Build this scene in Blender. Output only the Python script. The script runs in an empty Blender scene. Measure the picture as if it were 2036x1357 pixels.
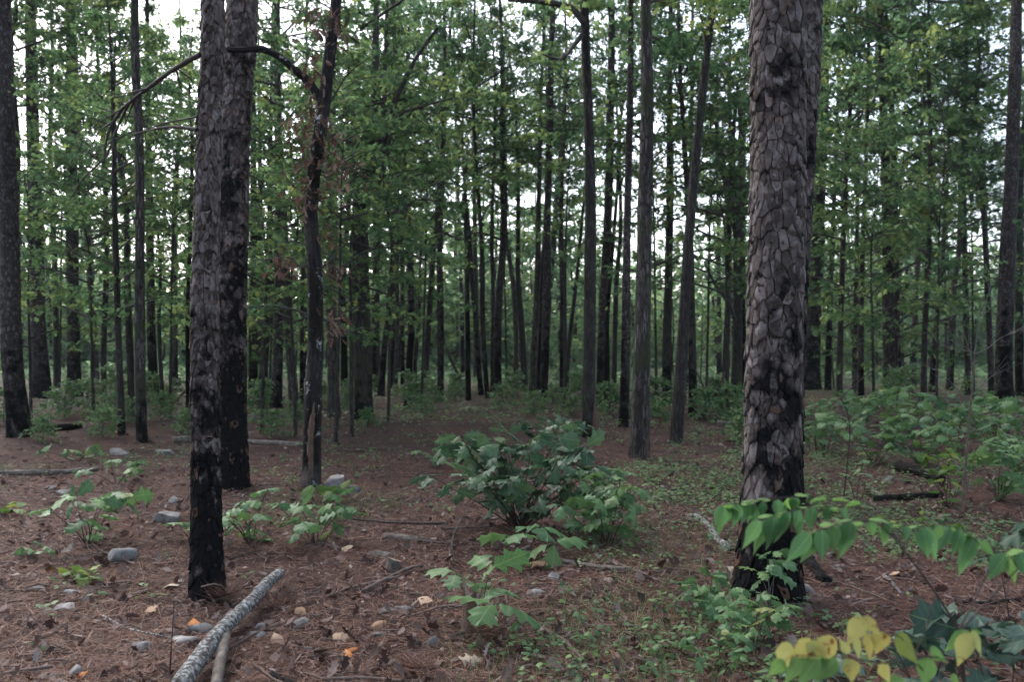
import bpy, math
import numpy as np
from mathutils import Matrix, Vector

# ------------------------------------------------------------------ camera, sky, sun, exposure
SC = bpy.context.scene
COL = SC.collection
F, CX, CY, HZ, EYE = 1763.0, 1018.0, 678.5, 690.0, 1.6
PITCH = math.atan((HZ - CY) / F)
cam_d = bpy.data.cameras.new("camera")
cam_d.sensor_width = 36.0
cam_d.lens = 36.0 * F / 2036.0
cam_d.clip_start = 0.05
cam_d.clip_end = 2000
cam_d.dof.use_dof = True
cam_d.dof.focus_distance = 5.8
cam_d.dof.aperture_fstop = 2.8
cam = bpy.data.objects.new("camera", cam_d)
cam.location = (0, 0, EYE)
cam.rotation_euler = (math.pi / 2 + PITCH, 0, 0)
COL.objects.link(cam)
SC.camera = cam

SUN_EL, SUN_AZ = math.radians(46), math.radians(325)      # azimuth clockwise from +Y (camera looks +Y)
world = bpy.data.worlds.new("World")
SC.world = world
world.use_nodes = True
wt = world.node_tree
wt.nodes.clear()
sky = wt.nodes.new("ShaderNodeTexSky")
sky.sky_type = 'NISHITA'
sky.sun_disc = False
sky.sun_elevation = SUN_EL
sky.sun_rotation = SUN_AZ
sky.air_density = 1.0
sky.dust_density = 3.0
hs = wt.nodes.new("ShaderNodeHueSaturation")
hs.inputs["Saturation"].default_value = 0.7              # thin even overcast
bg = wt.nodes.new("ShaderNodeBackground")
bg.inputs["Strength"].default_value = 0.15
wo = wt.nodes.new("ShaderNodeOutputWorld")
wt.links.new(sky.outputs[0], hs.inputs["Color"])
wt.links.new(hs.outputs[0], bg.inputs["Color"])
wt.links.new(bg.outputs[0], wo.inputs["Surface"])

sun_d = bpy.data.lights.new("sun", 'SUN')
sun_d.energy = 1.4
sun_d.angle = math.radians(50)
sun_d.color = (1.0, 0.98, 0.96)
sun = bpy.data.objects.new("sun", sun_d)
sdir = Vector((math.sin(SUN_AZ) * math.cos(SUN_EL), math.cos(SUN_AZ) * math.cos(SUN_EL), math.sin(SUN_EL)))
sun.rotation_euler = sdir.to_track_quat('Z', 'Y').to_euler()
COL.objects.link(sun)

SC.view_settings.view_transform = 'Standard'
SC.view_settings.look = 'None'
SC.view_settings.exposure = 1.66
SC.view_settings.gamma = 1.0
SC.render.engine = 'CYCLES'
SC.cycles.max_bounces = 4
SC.cycles.diffuse_bounces = 3
SC.cycles.glossy_bounces = 2
SC.cycles.transmission_bounces = 3
SC.cycles.use_adaptive_sampling = True
SC.cycles.adaptive_threshold = 0.08
SC.cycles.use_denoising = True

RNG = np.random.default_rng(11)
PI2 = 2 * math.pi


# ------------------------------------------------------------------ maths helpers
def ray(px, py):
    dx = (px - CX) / F
    dz = (CY - py) / F
    c, s = math.cos(PITCH), math.sin(PITCH)
    return np.array([dx, c - dz * s, s + dz * c])


def at(px, py, depth):
    d = ray(px, py)
    return np.array([0, 0, EYE]) + d * (depth / d[1])


def ground_h(x, y):
    x = np.asarray(x, float)
    y = np.asarray(y, float)
    n = (np.sin(x * 0.83 + y * 0.41 + 1.3) * np.sin(y * 0.71 - x * 0.29 + .4) * .035
         + np.sin(x * 2.3 - y * 1.1) * np.sin(y * 1.9 + x * .7 + 2.) * .012)
    far = np.clip((y - 25) / 60, 0, 1)
    roll = np.sin(x * .11 + 1.) * np.sin(y * .09 + .5) * .35 * far
    return n + roll


def gpt(px, py):
    d = ray(px, py)
    t = 1.0
    o = np.array([0, 0, EYE])
    while t < 130:
        p = o + d * t
        if p[2] <= ground_h(p[0], p[1]):
            break
        t *= 1.004
    p = o + d * t
    p[2] = float(ground_h(p[0], p[1]))
    return p


def nrm(v):
    v = np.asarray(v, float)
    return v / (np.linalg.norm(v, axis=-1, keepdims=True) + 1e-9)


def spline(P, step):
    """Catmull-Rom through P, sampled about every step metres; last column(s) carried along."""
    P = np.asarray(P, float)
    if len(P) == 2:
        n = max(2, int(np.linalg.norm(P[1, :3] - P[0, :3]) / step) + 1)
        t = np.linspace(0, 1, n)[:, None]
        return P[0] * (1 - t) + P[1] * t
    E = np.vstack([2 * P[0] - P[1], P, 2 * P[-1] - P[-2]])
    out = []
    for i in range(len(P) - 1):
        p0, p1, p2, p3 = E[i:i + 4]
        n = max(1, int(np.linalg.norm(p2[:3] - p1[:3]) / step + .5))
        t = (np.arange(n) / n)[:, None]
        out.append(.5 * (2 * p1 + (p2 - p0) * t + (2 * p0 - 5 * p1 + 4 * p2 - p3) * t ** 2 + (3 * p1 - p0 - 3 * p2 + p3) * t ** 3))
    out.append(P[-1:])
    return np.vstack(out)


# ------------------------------------------------------------------ mesh helpers
def make_mesh(name, V, T=None, Q=None, mat=None, tint=None, uv=None, smooth=True, char=None):
    me = bpy.data.meshes.new(name)
    V = np.ascontiguousarray(V, dtype=np.float32)
    T = np.zeros((0, 3), np.int32) if T is None else np.asarray(T, np.int32)
    Q = np.zeros((0, 4), np.int32) if Q is None else np.asarray(Q, np.int32)
    me.vertices.add(len(V))
    me.vertices.foreach_set("co", V.ravel())
    L = np.concatenate([T.ravel(), Q.ravel()]).astype(np.int32)
    me.loops.add(len(L))
    me.loops.foreach_set("vertex_index", L)
    me.polygons.add(len(T) + len(Q))
    st = np.concatenate([np.arange(len(T)) * 3, len(T) * 3 + np.arange(len(Q)) * 4]).astype(np.int32)
    me.polygons.foreach_set("loop_start", st)
    if smooth:
        me.polygons.foreach_set("use_smooth", np.ones(len(st), bool))
    if uv is not None:
        l = me.uv_layers.new(name="UVMap")
        l.data.foreach_set("uv", np.asarray(uv, np.float32)[L].ravel())
    for nm, a in (("tint", tint), ("char", char)):
        if a is not None:
            at_ = me.attributes.new(nm, 'FLOAT', 'POINT')
            at_.data.foreach_set("value", np.asarray(a, np.float32))
    me.update(calc_edges=True)
    me.validate()
    if mat is not None:
        me.materials.append(mat)
    return me


class MB:
    """Collects vertices, triangles and quads for one mesh."""
    def __init__(s):
        s.V, s.T, s.Q, s.U, s.C, s.A, s.n = [], [], [], [], [], [], 0

    def add(s, V, T=None, Q=None, uv=None, tint=0.5, char=0.0):
        V = np.asarray(V, float).reshape(-1, 3)
        if T is not None and len(T):
            s.T.append(np.asarray(T, int) + s.n)
        if Q is not None and len(Q):
            s.Q.append(np.asarray(Q, int) + s.n)
        s.V.append(V)
        s.U.append(np.zeros((len(V), 2)) if uv is None else np.asarray(uv, float))
        s.C.append(np.broadcast_to(np.asarray(tint, float), (len(V),)))
        s.A.append(np.broadcast_to(np.asarray(char, float), (len(V),)))
        s.n += len(V)
        return s

    def mesh(s, name, mat, smooth=True):
        V = np.vstack(s.V) if s.V else np.zeros((0, 3))
        return make_mesh(name, V, np.vstack(s.T) if s.T else None, np.vstack(s.Q) if s.Q else None, mat,
                         np.concatenate(s.C), np.vstack(s.U), smooth, np.concatenate(s.A))


def obj(name, me, parent=None, loc=(0, 0, 0), rot=(0, 0, 0), scale=(1, 1, 1), mtx=None):
    o = bpy.data.objects.new(name, me)
    COL.objects.link(o)
    if parent is not None:
        o.parent = parent
    if mtx is not None:
        o.matrix_basis = mtx
    else:
        o.location, o.rotation_euler, o.scale = loc, rot, scale
    return o


def tag(o, label=None, cat=None, group=None, kind=None):
    if label:
        o["label"] = label
    if cat:
        o["category"] = cat
    if group:
        o["group"] = group
    if kind:
        o["kind"] = kind
    return o


def thing(name, label, cat, loc, group=None, rz=0.0):
    o = bpy.data.objects.new(name, None)
    o.empty_display_size = .1
    COL.objects.link(o)
    o.location = loc
    o.rotation_euler = (0, 0, rz)
    return tag(o, label, cat, group)


def tube(P, R, seg=6, cap=False, wob=0.0, rng=RNG, uvs=True):
    """A tube through points P with radii R. Returns V, T, Q, uv."""
    P = np.asarray(P, float)
    R = np.asarray(R, float)
    n = len(P)
    t = nrm(np.gradient(P, axis=0))
    ref = np.array([0.31, .17, 1.0]) if abs(t[:, 2]).mean() < .8 else np.array([0.0, 1.0, 0.1])
    a = nrm(np.cross(t, np.broadcast_to(ref, t.shape)))
    b = nrm(np.cross(t, a))
    th = np.arange(seg + 1) / seg * PI2 if uvs else np.arange(seg) / seg * PI2
    m = len(th)
    rr = np.broadcast_to(R[:, None], (n, m)).copy()
    if wob:
        w = rng.normal(0, wob, (n, m))
        if uvs:
            w[:, -1] = w[:, 0]
        rr *= 1 + w
    V = P[:, None] + rr[..., None] * (np.cos(th)[None, :, None] * a[:, None] + np.sin(th)[None, :, None] * b[:, None])
    i, j = np.meshgrid(np.arange(n - 1), np.arange(seg), indexing='ij')
    j2 = j + 1 if uvs else (j + 1) % seg
    Q = np.stack([i * m + j, i * m + j2, (i + 1) * m + j2, (i + 1) * m + j], -1).reshape(-1, 4)
    s = np.concatenate([[0], np.cumsum(np.linalg.norm(np.diff(P, axis=0), axis=1))])
    uv = np.stack([np.broadcast_to(th * max(R.mean(), 1e-4), (n, m)), np.broadcast_to(s[:, None], (n, m))], -1).reshape(-1, 2)
    V = V.reshape(-1, 3)
    T = []
    if cap:
        for k, row in ((0, 0), (1, n - 1)):
            c = len(V)
            V = np.vstack([V, P[row]])
            uv = np.vstack([uv, uv[row * m]])
            for q in range(seg):
                q2 = q + 1 if uvs else (q + 1) % seg
                T.append((c, row * m + q2, row * m + q) if row == 0 else (c, row * m + q, row * m + q2))
    return V, np.array(T, int).reshape(-1, 3), Q, uv


def frames(axis, normal):
    y = nrm(axis)
    z = nrm(normal - (normal * y).sum(-1, keepdims=True) * y)
    x = np.cross(y, z)
    return np.stack([x, y, z], -1)      # columns


def scatter(tpl, pos, axis, normal, scale, tint, squash=None):
    """Copies of a leaf template (V, T, uv) at pos with local Y along axis and Z along normal."""
    V, T, uv = tpl
    M = frames(axis, normal)
    S = np.asarray(scale, float).reshape(-1, 1, 1) * np.ones((len(pos), 1, 3))
    if squash is not None:
        S[:, 0, 0] *= np.asarray(squash).ravel()
    L = V[None] * S
    W = np.einsum('nij,nkj->nki', M, L) + pos[:, None]
    k = len(V)
    TT = (T[None] + (np.arange(len(pos)) * k)[:, None, None]).reshape(-1, 3)
    return W.reshape(-1, 3), TT, np.tile(uv, (len(pos), 1)), np.repeat(tint, k)


# ------------------------------------------------------------------ materials
def nodes(name):
    m = bpy.data.materials.new(name)
    m.use_nodes = True
    nt = m.node_tree
    nt.nodes.clear()
    out = nt.nodes.new("ShaderNodeOutputMaterial")
    return m, nt, out


def N(nt, typ, **kw):
    n = nt.nodes.new(typ)
    for k, v in kw.items():
        if k.startswith("i_"):
            key = k[2:]
            n.inputs[int(key) if key.isdigit() else key.replace("_", " ")].default_value = v
        else:
            setattr(n, k, v)
    return n


def ramp(nt, fac, stops, interp='LINEAR'):
    r = nt.nodes.new("ShaderNodeValToRGB")
    r.color_ramp.interpolation = interp
    el = r.color_ramp.elements
    while len(el) < len(stops):
        el.new(.5)
    for e, (p, c) in zip(el, stops):
        e.position = p
        e.color = (*c, 1) if len(c) == 3 else c
    nt.links.new(fac, r.inputs[0])
    return r


def math_n(nt, op, a, b=None, c=None, clamp=False):
    n = nt.nodes.new("ShaderNodeMath")
    n.operation = op
    n.use_clamp = clamp
    for i, v in enumerate((a, b, c)):
        if v is None:
            continue
        if isinstance(v, (int, float)):
            n.inputs[i].default_value = v
        else:
            nt.links.new(v, n.inputs[i])
    return n.outputs[0]


def mixc(nt, fac, a, b, blend='MIX'):
    n = nt.nodes.new("ShaderNodeMix")
    n.data_type = 'RGBA'
    n.blend_type = blend
    for sock, v in ((n.inputs[0], fac), (n.inputs[6], a), (n.inputs[7], b)):
        if isinstance(v, (int, float)):
            sock.default_value = v
        elif isinstance(v, tuple):
            sock.default_value = (*v, 1)
        else:
            nt.links.new(v, sock)
    return n.outputs[2]


def leaf_mat(name, stops, trans=.3, per_object=False, rough=.5, vein=0.0, blotch=None, noise=True):
    m, nt, out = nodes(name)
    if per_object:
        f = N(nt, "ShaderNodeObjectInfo").outputs["Random"]
    else:
        f = N(nt, "ShaderNodeAttribute", attribute_name="tint").outputs["Fac"]
    c = ramp(nt, f, stops).outputs[0]
    geo = N(nt, "ShaderNodeNewGeometry")
    if noise:
        nz = N(nt, "ShaderNodeTexNoise", i_Scale=9.0)
        nt.links.new(geo.outputs["Position"], nz.inputs["Vector"])
        v = math_n(nt, 'MULTIPLY_ADD', nz.outputs[0], .7, .62)
        hsv = N(nt, "ShaderNodeHueSaturation")
        nt.links.new(c, hsv.inputs["Color"])
        nt.links.new(v, hsv.inputs["Value"])
        c = hsv.outputs[0]
    if vein:
        uv = N(nt, "ShaderNodeUVMap", uv_map="UVMap")
        sp = N(nt, "ShaderNodeSeparateXYZ")
        nt.links.new(uv.outputs[0], sp.inputs[0])
        ax = math_n(nt, 'ABSOLUTE', sp.outputs[0])
        mid = math_n(nt, 'LESS_THAN', ax, .016)
        ph = math_n(nt, 'MULTIPLY_ADD', ax, -.75, sp.outputs[1])
        wv = math_n(nt, 'FRACT', math_n(nt, 'MULTIPLY', ph, 7.0))
        side = math_n(nt, 'LESS_THAN', wv, .09)
        vv = math_n(nt, 'MAXIMUM', mid, math_n(nt, 'MULTIPLY', side, .6))
        c = mixc(nt, math_n(nt, 'MULTIPLY', vv, vein), c, (.32, .42, .2))
    if blotch:
        tcb = N(nt, "ShaderNodeTexCoord")
        n2 = N(nt, "ShaderNodeTexNoise", i_Scale=42.0, i_Detail=4.0)
        nt.links.new(geo.outputs["Position"], n2.inputs["Vector"])
        b = ramp(nt, n2.outputs[0], [(.58, (0, 0, 0)), (.66, (1, 1, 1))]).outputs[0]
        c = mixc(nt, b, c, blotch)
    if noise:
        p = N(nt, "ShaderNodeBsdfPrincipled", i_Roughness=rough)
        p.inputs["Specular IOR Level"].default_value = .18
        nt.links.new(c, p.inputs["Base Color"])
    else:
        p = N(nt, "ShaderNodeBsdfDiffuse")
        nt.links.new(c, p.inputs["Color"])
    tr = N(nt, "ShaderNodeBsdfTranslucent")
    hs2 = N(nt, "ShaderNodeHueSaturation", i_Hue=.495, i_Saturation=1.05, i_Value=1.25 if noise else 1.5)
    nt.links.new(c, hs2.inputs["Color"])
    nt.links.new(hs2.outputs[0], tr.inputs["Color"])
    mx = N(nt, "ShaderNodeMixShader")
    mx.inputs[0].default_value = trans
    nt.links.new(p.outputs[0], mx.inputs[1])
    nt.links.new(tr.outputs[0], mx.inputs[2])
    nt.links.new(mx.outputs[0], out.inputs["Surface"])
    return m


def char_mask(nt, geo, also_object=False):
    """Where fire has blackened the bark: vertex value broken up by noise."""
    a = N(nt, "ShaderNodeAttribute", attribute_name="char").outputs["Fac"]
    if also_object:
        ob = N(nt, "ShaderNodeAttribute", attribute_name="char_level", attribute_type='OBJECT').outputs["Fac"]
        a = math_n(nt, 'ADD', a, ob)
    n1 = N(nt, "ShaderNodeTexNoise", i_Scale=5.5, i_Detail=5.0, i_Roughness=.65)
    nt.links.new(geo.outputs["Position"], n1.inputs["Vector"])
    n2 = N(nt, "ShaderNodeTexNoise", i_Scale=1.6, i_Detail=2.0)
    nt.links.new(geo.outputs["Position"], n2.inputs["Vector"])
    s = math_n(nt, 'ADD', n1.outputs[0], math_n(nt, 'MULTIPLY', n2.outputs[0], .5))
    v = math_n(nt, 'ADD', math_n(nt, 'MULTIPLY', a, 1.35), math_n(nt, 'MULTIPLY_ADD', s, 2.5, -2.2))
    return math_n(nt, 'MULTIPLY_ADD', v, 2.2, 0.0, clamp=True)


def bark_mat(name, cols, kind, uscale, moss=0.0, lichen=0.0):
    """kind 'plate': voronoi scales with dark joints; 'furrow': vertical ridges."""
    m, nt, out = nodes(name)
    geo = N(nt, "ShaderNodeNewGeometry")
    uv = N(nt, "ShaderNodeUVMap", uv_map="UVMap")
    mp = N(nt, "ShaderNodeMapping")
    nt.links.new(uv.outputs[0], mp.inputs[0])
    mp.inputs["Scale"].default_value = (uscale, uscale * (.5 if kind == 'plate' else .16), 1)
    nzw = N(nt, "ShaderNodeTexNoise", i_Scale=uscale * .9, i_Detail=3.0)
    nt.links.new(uv.outputs[0], nzw.inputs["Vector"])
    ad = N(nt, "ShaderNodeVectorMath", operation='MULTIPLY_ADD')
    nt.links.new(nzw.outputs["Color"], ad.inputs[0])
    ad.inputs[1].default_value = (.55, .55, 0)
    nt.links.new(mp.outputs[0], ad.inputs[2])
    vo = N(nt, "ShaderNodeTexVoronoi", feature='DISTANCE_TO_EDGE', i_Scale=1.0)
    vc = N(nt, "ShaderNodeTexVoronoi", feature='F1', i_Scale=1.0)
    nt.links.new(ad.outputs[0], vo.inputs["Vector"])
    nt.links.new(ad.outputs[0], vc.inputs["Vector"])
    sep = N(nt, "ShaderNodeSeparateColor")
    nt.links.new(vc.outputs["Color"], sep.inputs[0])
    fine = N(nt, "ShaderNodeTexNoise", i_Scale=38.0, i_Detail=6.0, i_Roughness=.7)
    nt.links.new(geo.outputs["Position"], fine.inputs["Vector"])
    f = math_n(nt, 'MULTIPLY_ADD', sep.outputs[0], .6, math_n(nt, 'MULTIPLY', fine.outputs[0], .45))
    c = ramp(nt, f, cols).outputs[0]
    e = ramp(nt, vo.outputs["Distance"], [(.02, (0, 0, 0)), (.16, (1, 1, 1))]).outputs[0]
    c = mixc(nt, e, (.022, .018, .016), c)
    if lichen:
        n3 = N(nt, "ShaderNodeTexNoise", i_Scale=6.0, i_Detail=6.0, i_Roughness=.7)
        nt.links.new(geo.outputs["Position"], n3.inputs["Vector"])
        l = ramp(nt, n3.outputs[0], [(.62 - lichen * .1, (0, 0, 0)), (.67 - lichen * .1, (1, 1, 1))]).outputs[0]
        c = mixc(nt, l, c, (.40, .43, .42))
    if moss:
        n4 = N(nt, "ShaderNodeTexNoise", i_Scale=1.7, i_Detail=4.0)
        nt.links.new(geo.outputs["Position"], n4.inputs["Vector"])
        l = ramp(nt, n4.outputs[0], [(.60 - moss * .1, (0, 0, 0)), (.70 - moss * .1, (1, 1, 1))]).outputs[0]
        c = mixc(nt, math_n(nt, 'MULTIPLY', l, .8), c, (.035, .04, .02))
    ch = char_mask(nt, geo)
    c = mixc(nt, ch, c, (.006, .0055, .006))
    p = N(nt, "ShaderNodeBsdfPrincipled", i_Roughness=.9)
    nt.links.new(math_n(nt, 'MULTIPLY_ADD', ch, -.18, .25), p.inputs["Specular IOR Level"])
    nt.links.new(c, p.inputs["Base Color"])
    bsum = math_n(nt, 'ADD', e, math_n(nt, 'MULTIPLY', fine.outputs[0], .5))
    b = N(nt, "ShaderNodeBump", i_Strength=.9, i_Distance=.02)
    nt.links.new(bsum, b.inputs["Height"])
    nt.links.new(b.outputs[0], p.inputs["Normal"])
    nt.links.new(p.outputs[0], out.inputs["Surface"])
    return m


def plain_mat(name, stops, scale=8.0, rough=.85, bump=.4, dist=.01, detail=6.0, attr=None, spec=.3, stretch=None, obj_rand=0.0):
    m, nt, out = nodes(name)
    tc = N(nt, "ShaderNodeNewGeometry")
    vec = tc.outputs["Position"]
    if stretch:
        tco = N(nt, "ShaderNodeTexCoord")
        mp = N(nt, "ShaderNodeMapping")
        mp.inputs["Scale"].default_value = stretch
        nt.links.new(tco.outputs["Object"], mp.inputs[0])
        vec = mp.outputs[0]
    nz = N(nt, "ShaderNodeTexNoise", i_Scale=scale, i_Detail=detail, i_Roughness=.65)
    nt.links.new(vec, nz.inputs["Vector"])
    f = nz.outputs[0]
    if attr:
        a = N(nt, "ShaderNodeAttribute", attribute_name=attr).outputs["Fac"]
        f = math_n(nt, 'ADD', math_n(nt, 'MULTIPLY', a, .8), math_n(nt, 'MULTIPLY_ADD', nz.outputs[0], .5, -.15))
    if obj_rand:
        r = N(nt, "ShaderNodeObjectInfo").outputs["Random"]
        f = math_n(nt, 'ADD', f, math_n(nt, 'MULTIPLY_ADD', r, obj_rand, -obj_rand * .5))
    c = ramp(nt, f, stops).outputs[0]
    p = N(nt, "ShaderNodeBsdfPrincipled", i_Roughness=rough)
    p.inputs["Specular IOR Level"].default_value = spec
    nt.links.new(c, p.inputs["Base Color"])
    if bump:
        b = N(nt, "ShaderNodeBump", i_Strength=bump, i_Distance=dist)
        nt.links.new(nz.outputs[0], b.inputs["Height"])
        nt.links.new(b.outputs[0], p.inputs["Normal"])
    nt.links.new(p.outputs[0], out.inputs["Surface"])
    return m


def ground_mat():
    m, nt, out = nodes("forest_floor")
    geo = N(nt, "ShaderNodeNewGeometry")
    pos = geo.outputs["Position"]
    big = N(nt, "ShaderNodeTexNoise", i_Scale=.8, i_Detail=5.0)
    mid = N(nt, "ShaderNodeTexNoise", i_Scale=5.0, i_Detail=6.0, i_Roughness=.7)
    fine = N(nt, "ShaderNodeTexNoise", i_Scale=55.0, i_Detail=4.0, i_Roughness=.7)
    for n in (big, mid, fine):
        nt.links.new(pos, n.inputs["Vector"])
    # crossing needle streaks
    hs_ = None
    for k, ang in enumerate((.3, 1.25, 2.2, 2.9)):
        mp = N(nt, "ShaderNodeMapping")
        mp.inputs["Rotation"].default_value = (0, 0, ang)
        mp.inputs["Scale"].default_value = (9, 130, 1)
        mp.inputs["Location"].default_value = (k * 3.1, k * 1.7, 0)
        nt.links.new(pos, mp.inputs[0])
        s = N(nt, "ShaderNodeTexNoise", i_Scale=1.0, i_Detail=1.0)
        nt.links.new(mp.outputs[0], s.inputs["Vector"])
        hs_ = s.outputs[0] if hs_ is None else math_n(nt, 'MAXIMUM', hs_, s.outputs[0])
    f = math_n(nt, 'ADD', math_n(nt, 'MULTIPLY', mid.outputs[0], .55), math_n(nt, 'MULTIPLY_ADD', hs_, .9, -.38))
    c = ramp(nt, f, [(.18, (.018, .012, .010)), (.38, (.048, .028, .022)), (.55, (.090, .046, .033)), (.8, (.17, .104, .078))]).outputs[0]
    g = ramp(nt, math_n(nt, 'ADD', big.outputs[0], math_n(nt, 'MULTIPLY_ADD', fine.outputs[0], .3, -.15)),
             [(.32, (.38, .37, .40)), (.5, (.85, .82, .82)), (.7, (1.2, 1.1, 1.05))]).outputs[0]
    c = mixc(nt, 1.0, c, g, 'MULTIPLY')
    # duff gives way to low green growth further back among the trunks
    sp = N(nt, "ShaderNodeSeparateXYZ")
    nt.links.new(pos, sp.inputs[0])
    gr = math_n(nt, 'MULTIPLY_ADD', sp.outputs[1], .045, -.98)
    gr = math_n(nt, 'ADD', gr, math_n(nt, 'MULTIPLY_ADD', big.outputs[0], 1.6, -.8), clamp=True)
    gcol = ramp(nt, mid.outputs[0], [(.3, (.022, .034, .015)), (.7, (.065, .085, .034))]).outputs[0]
    c = mixc(nt, math_n(nt, 'MULTIPLY', gr, .85), c, gcol)
    p = N(nt, "ShaderNodeBsdfPrincipled", i_Roughness=.95)
    p.inputs["Specular IOR Level"].default_value = .15
    nt.links.new(c, p.inputs["Base Color"])
    h = math_n(nt, 'ADD', math_n(nt, 'MULTIPLY', hs_, .6), math_n(nt, 'ADD', mid.outputs[0], math_n(nt, 'MULTIPLY', fine.outputs[0], .4)))
    b = N(nt, "ShaderNodeBump", i_Strength=1.0, i_Distance=.035)
    nt.links.new(h, b.inputs["Height"])
    nt.links.new(b.outputs[0], p.inputs["Normal"])
    nt.links.new(p.outputs[0], out.inputs["Surface"])
    return m


def plate_mat():
    m, nt, out = nodes("pine_bark_plate")
    geo = N(nt, "ShaderNodeNewGeometry")
    pos = geo.outputs["Position"]
    a = N(nt, "ShaderNodeAttribute", attribute_name="tint").outputs["Fac"]
    mp = N(nt, "ShaderNodeMapping")
    mp.inputs["Scale"].default_value = (30, 30, 12)
    nt.links.new(pos, mp.inputs[0])
    fn = N(nt, "ShaderNodeTexNoise", i_Scale=1.0, i_Detail=8.0, i_Roughness=.72)
    nt.links.new(mp.outputs[0], fn.inputs["Vector"])
    lo = N(nt, "ShaderNodeTexNoise", i_Scale=7.0, i_Detail=3.0)
    nt.links.new(pos, lo.inputs["Vector"])
    mp2 = N(nt, "ShaderNodeMapping")
    mp2.inputs["Scale"].default_value = (26, 26, 15)
    nt.links.new(pos, mp2.inputs[0])
    ter = N(nt, "ShaderNodeTexNoise", i_Scale=1.0, i_Detail=2.5, i_Roughness=.55)
    nt.links.new(mp2.outputs[0], ter.inputs["Vector"])
    tstep = math_n(nt, 'DIVIDE', math_n(nt, 'FLOOR', math_n(nt, 'MULTIPLY', ter.outputs[0], 11.0)), 11.0)     # layered flaking
    tfr = math_n(nt, 'FRACT', math_n(nt, 'MULTIPLY', ter.outputs[0], 11.0))
    rim = ramp(nt, tfr, [(.0, (1, 1, 1)), (.26, (0, 0, 0))]).outputs[0]
    f = math_n(nt, 'ADD', math_n(nt, 'MULTIPLY', fn.outputs[0], .42), math_n(nt, 'MULTIPLY', lo.outputs[0], .22))
    f = math_n(nt, 'ADD', f, math_n(nt, 'MULTIPLY_ADD', tstep, .55, -.06))
    f = math_n(nt, 'ADD', f, math_n(nt, 'MULTIPLY_ADD', a, .34, -.17))
    c = ramp(nt, f, [(.22, (.016, .013, .012)), (.40, (.054, .042, .037)), (.52, (.098, .078, .072)), (.64, (.145, .123, .119)), (.84, (.23, .207, .21))]).outputs[0]
    c = mixc(nt, math_n(nt, 'MULTIPLY', rim, .7), c, (.02, .016, .015))
    rd = ramp(nt, lo.outputs[0], [(.60, (0, 0, 0)), (.72, (1, 1, 1))]).outputs[0]
    c = mixc(nt, math_n(nt, 'MULTIPLY', rd, .5), c, (.11, .06, .04))
    ch = char_mask(nt, geo)
    shed = ramp(nt, a, [(.93, (0, 0, 0)), (.94, (1, 1, 1))]).outputs[0]
    burnt = mixc(nt, shed, (.006, .0055, .006), (.085, .05, .035))                   # charred bark, and brown where a flake has dropped since
    c = mixc(nt, ch, c, burnt)
    p = N(nt, "ShaderNodeBsdfPrincipled", i_Roughness=.85)
    nt.links.new(math_n(nt, 'MULTIPLY_ADD', ch, -.2, .3), p.inputs["Specular IOR Level"])
    nt.links.new(c, p.inputs["Base Color"])
    b = N(nt, "ShaderNodeBump", i_Strength=.9, i_Distance=.012)
    nt.links.new(math_n(nt, 'ADD', math_n(nt, 'MULTIPLY', tstep, 2.0), math_n(nt, 'MULTIPLY', fn.outputs[0], .6)), b.inputs["Height"])
    nt.links.new(b.outputs[0], p.inputs["Normal"])
    nt.links.new(p.outputs[0], out.inputs["Surface"])
    return m


M = {}
M['floor'] = ground_mat()
M['plate'] = plate_mat()
M['pine_core'] = bark_mat("pine_bark_under", [(.2, (.03, .024, .022)), (.8, (.09, .068, .06))], 'plate', 22)
M['pine_bark'] = bark_mat("pine_bark", [(.2, (.022, .018, .017)), (.5, (.053, .043, .040)), (.85, (.106, .092, .090))], 'plate', 24)
M['oak_bark'] = bark_mat("oak_bark", [(.2, (.014, .012, .012)), (.5, (.035, .030, .028)), (.85, (.074, .066, .062))], 'furrow', 42, moss=.6)
M['grey_bark'] = bark_mat("pale_scaly_bark", [(.2, (.025, .022, .020)), (.5, (.066, .057, .052)), (.85, (.136, .121, .112))], 'furrow', 34, moss=.75)
M['burnt_bark'] = bark_mat("burnt_oak_bark", [(.2, (.006, .006, .006)), (.5, (.013, .012, .012)), (.85, (.03, .027, .026))], 'furrow', 40, lichen=.35)
M['branch'] = plain_mat("branch_bark", [(.3, (.02, .018, .016)), (.7, (.07, .06, .055))], 20, bump=.3)
M['pale_twig'] = plain_mat("pale_twig", [(.3, (.08, .075, .065)), (.7, (.19, .18, .165))], 20, bump=.2)
M['brown_stick'] = plain_mat("brown_stick", [(.3, (.05, .035, .028)), (.7, (.15, .11, .09))], 18, bump=.4)
M['dark_stem'] = plain_mat("dark_stem", [(.3, (.02, .014, .012)), (.7, (.065, .045, .038))], 18, bump=.3)
M['log'] = plain_mat("rotten_log", [(.25, (.03, .026, .022)), (.5, (.09, .075, .062)), (.75, (.21, .19, .165))], 14, bump=.8, dist=.02)
M['char_log'] = plain_mat("charred_log", [(.3, (.004, .004, .004)), (.6, (.013, .012, .011)), (.8, (.05, .042, .038))], 22, bump=1.0, dist=.03, spec=.08)
M['lichen_log'] = plain_mat("lichen_log", [(.30, (.014, .012, .011)), (.42, (.045, .04, .035)), (.50, (.10, .095, .09)), (.54, (.22, .225, .22)), (.70, (.40, .42, .42))], 42, bump=1.0, dist=.02, detail=10)
M['wood'] = plain_mat("bare_wood", [(.3, (.04, .026, .018)), (.55, (.10, .064, .043)), (.8, (.18, .12, .085))], 6, bump=.5, stretch=(14, 14, 2))
M['cut'] = plain_mat("cut_wood", [(.3, (.13, .10, .08)), (.7, (.27, .22, .18))], 25, bump=.4)
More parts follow.
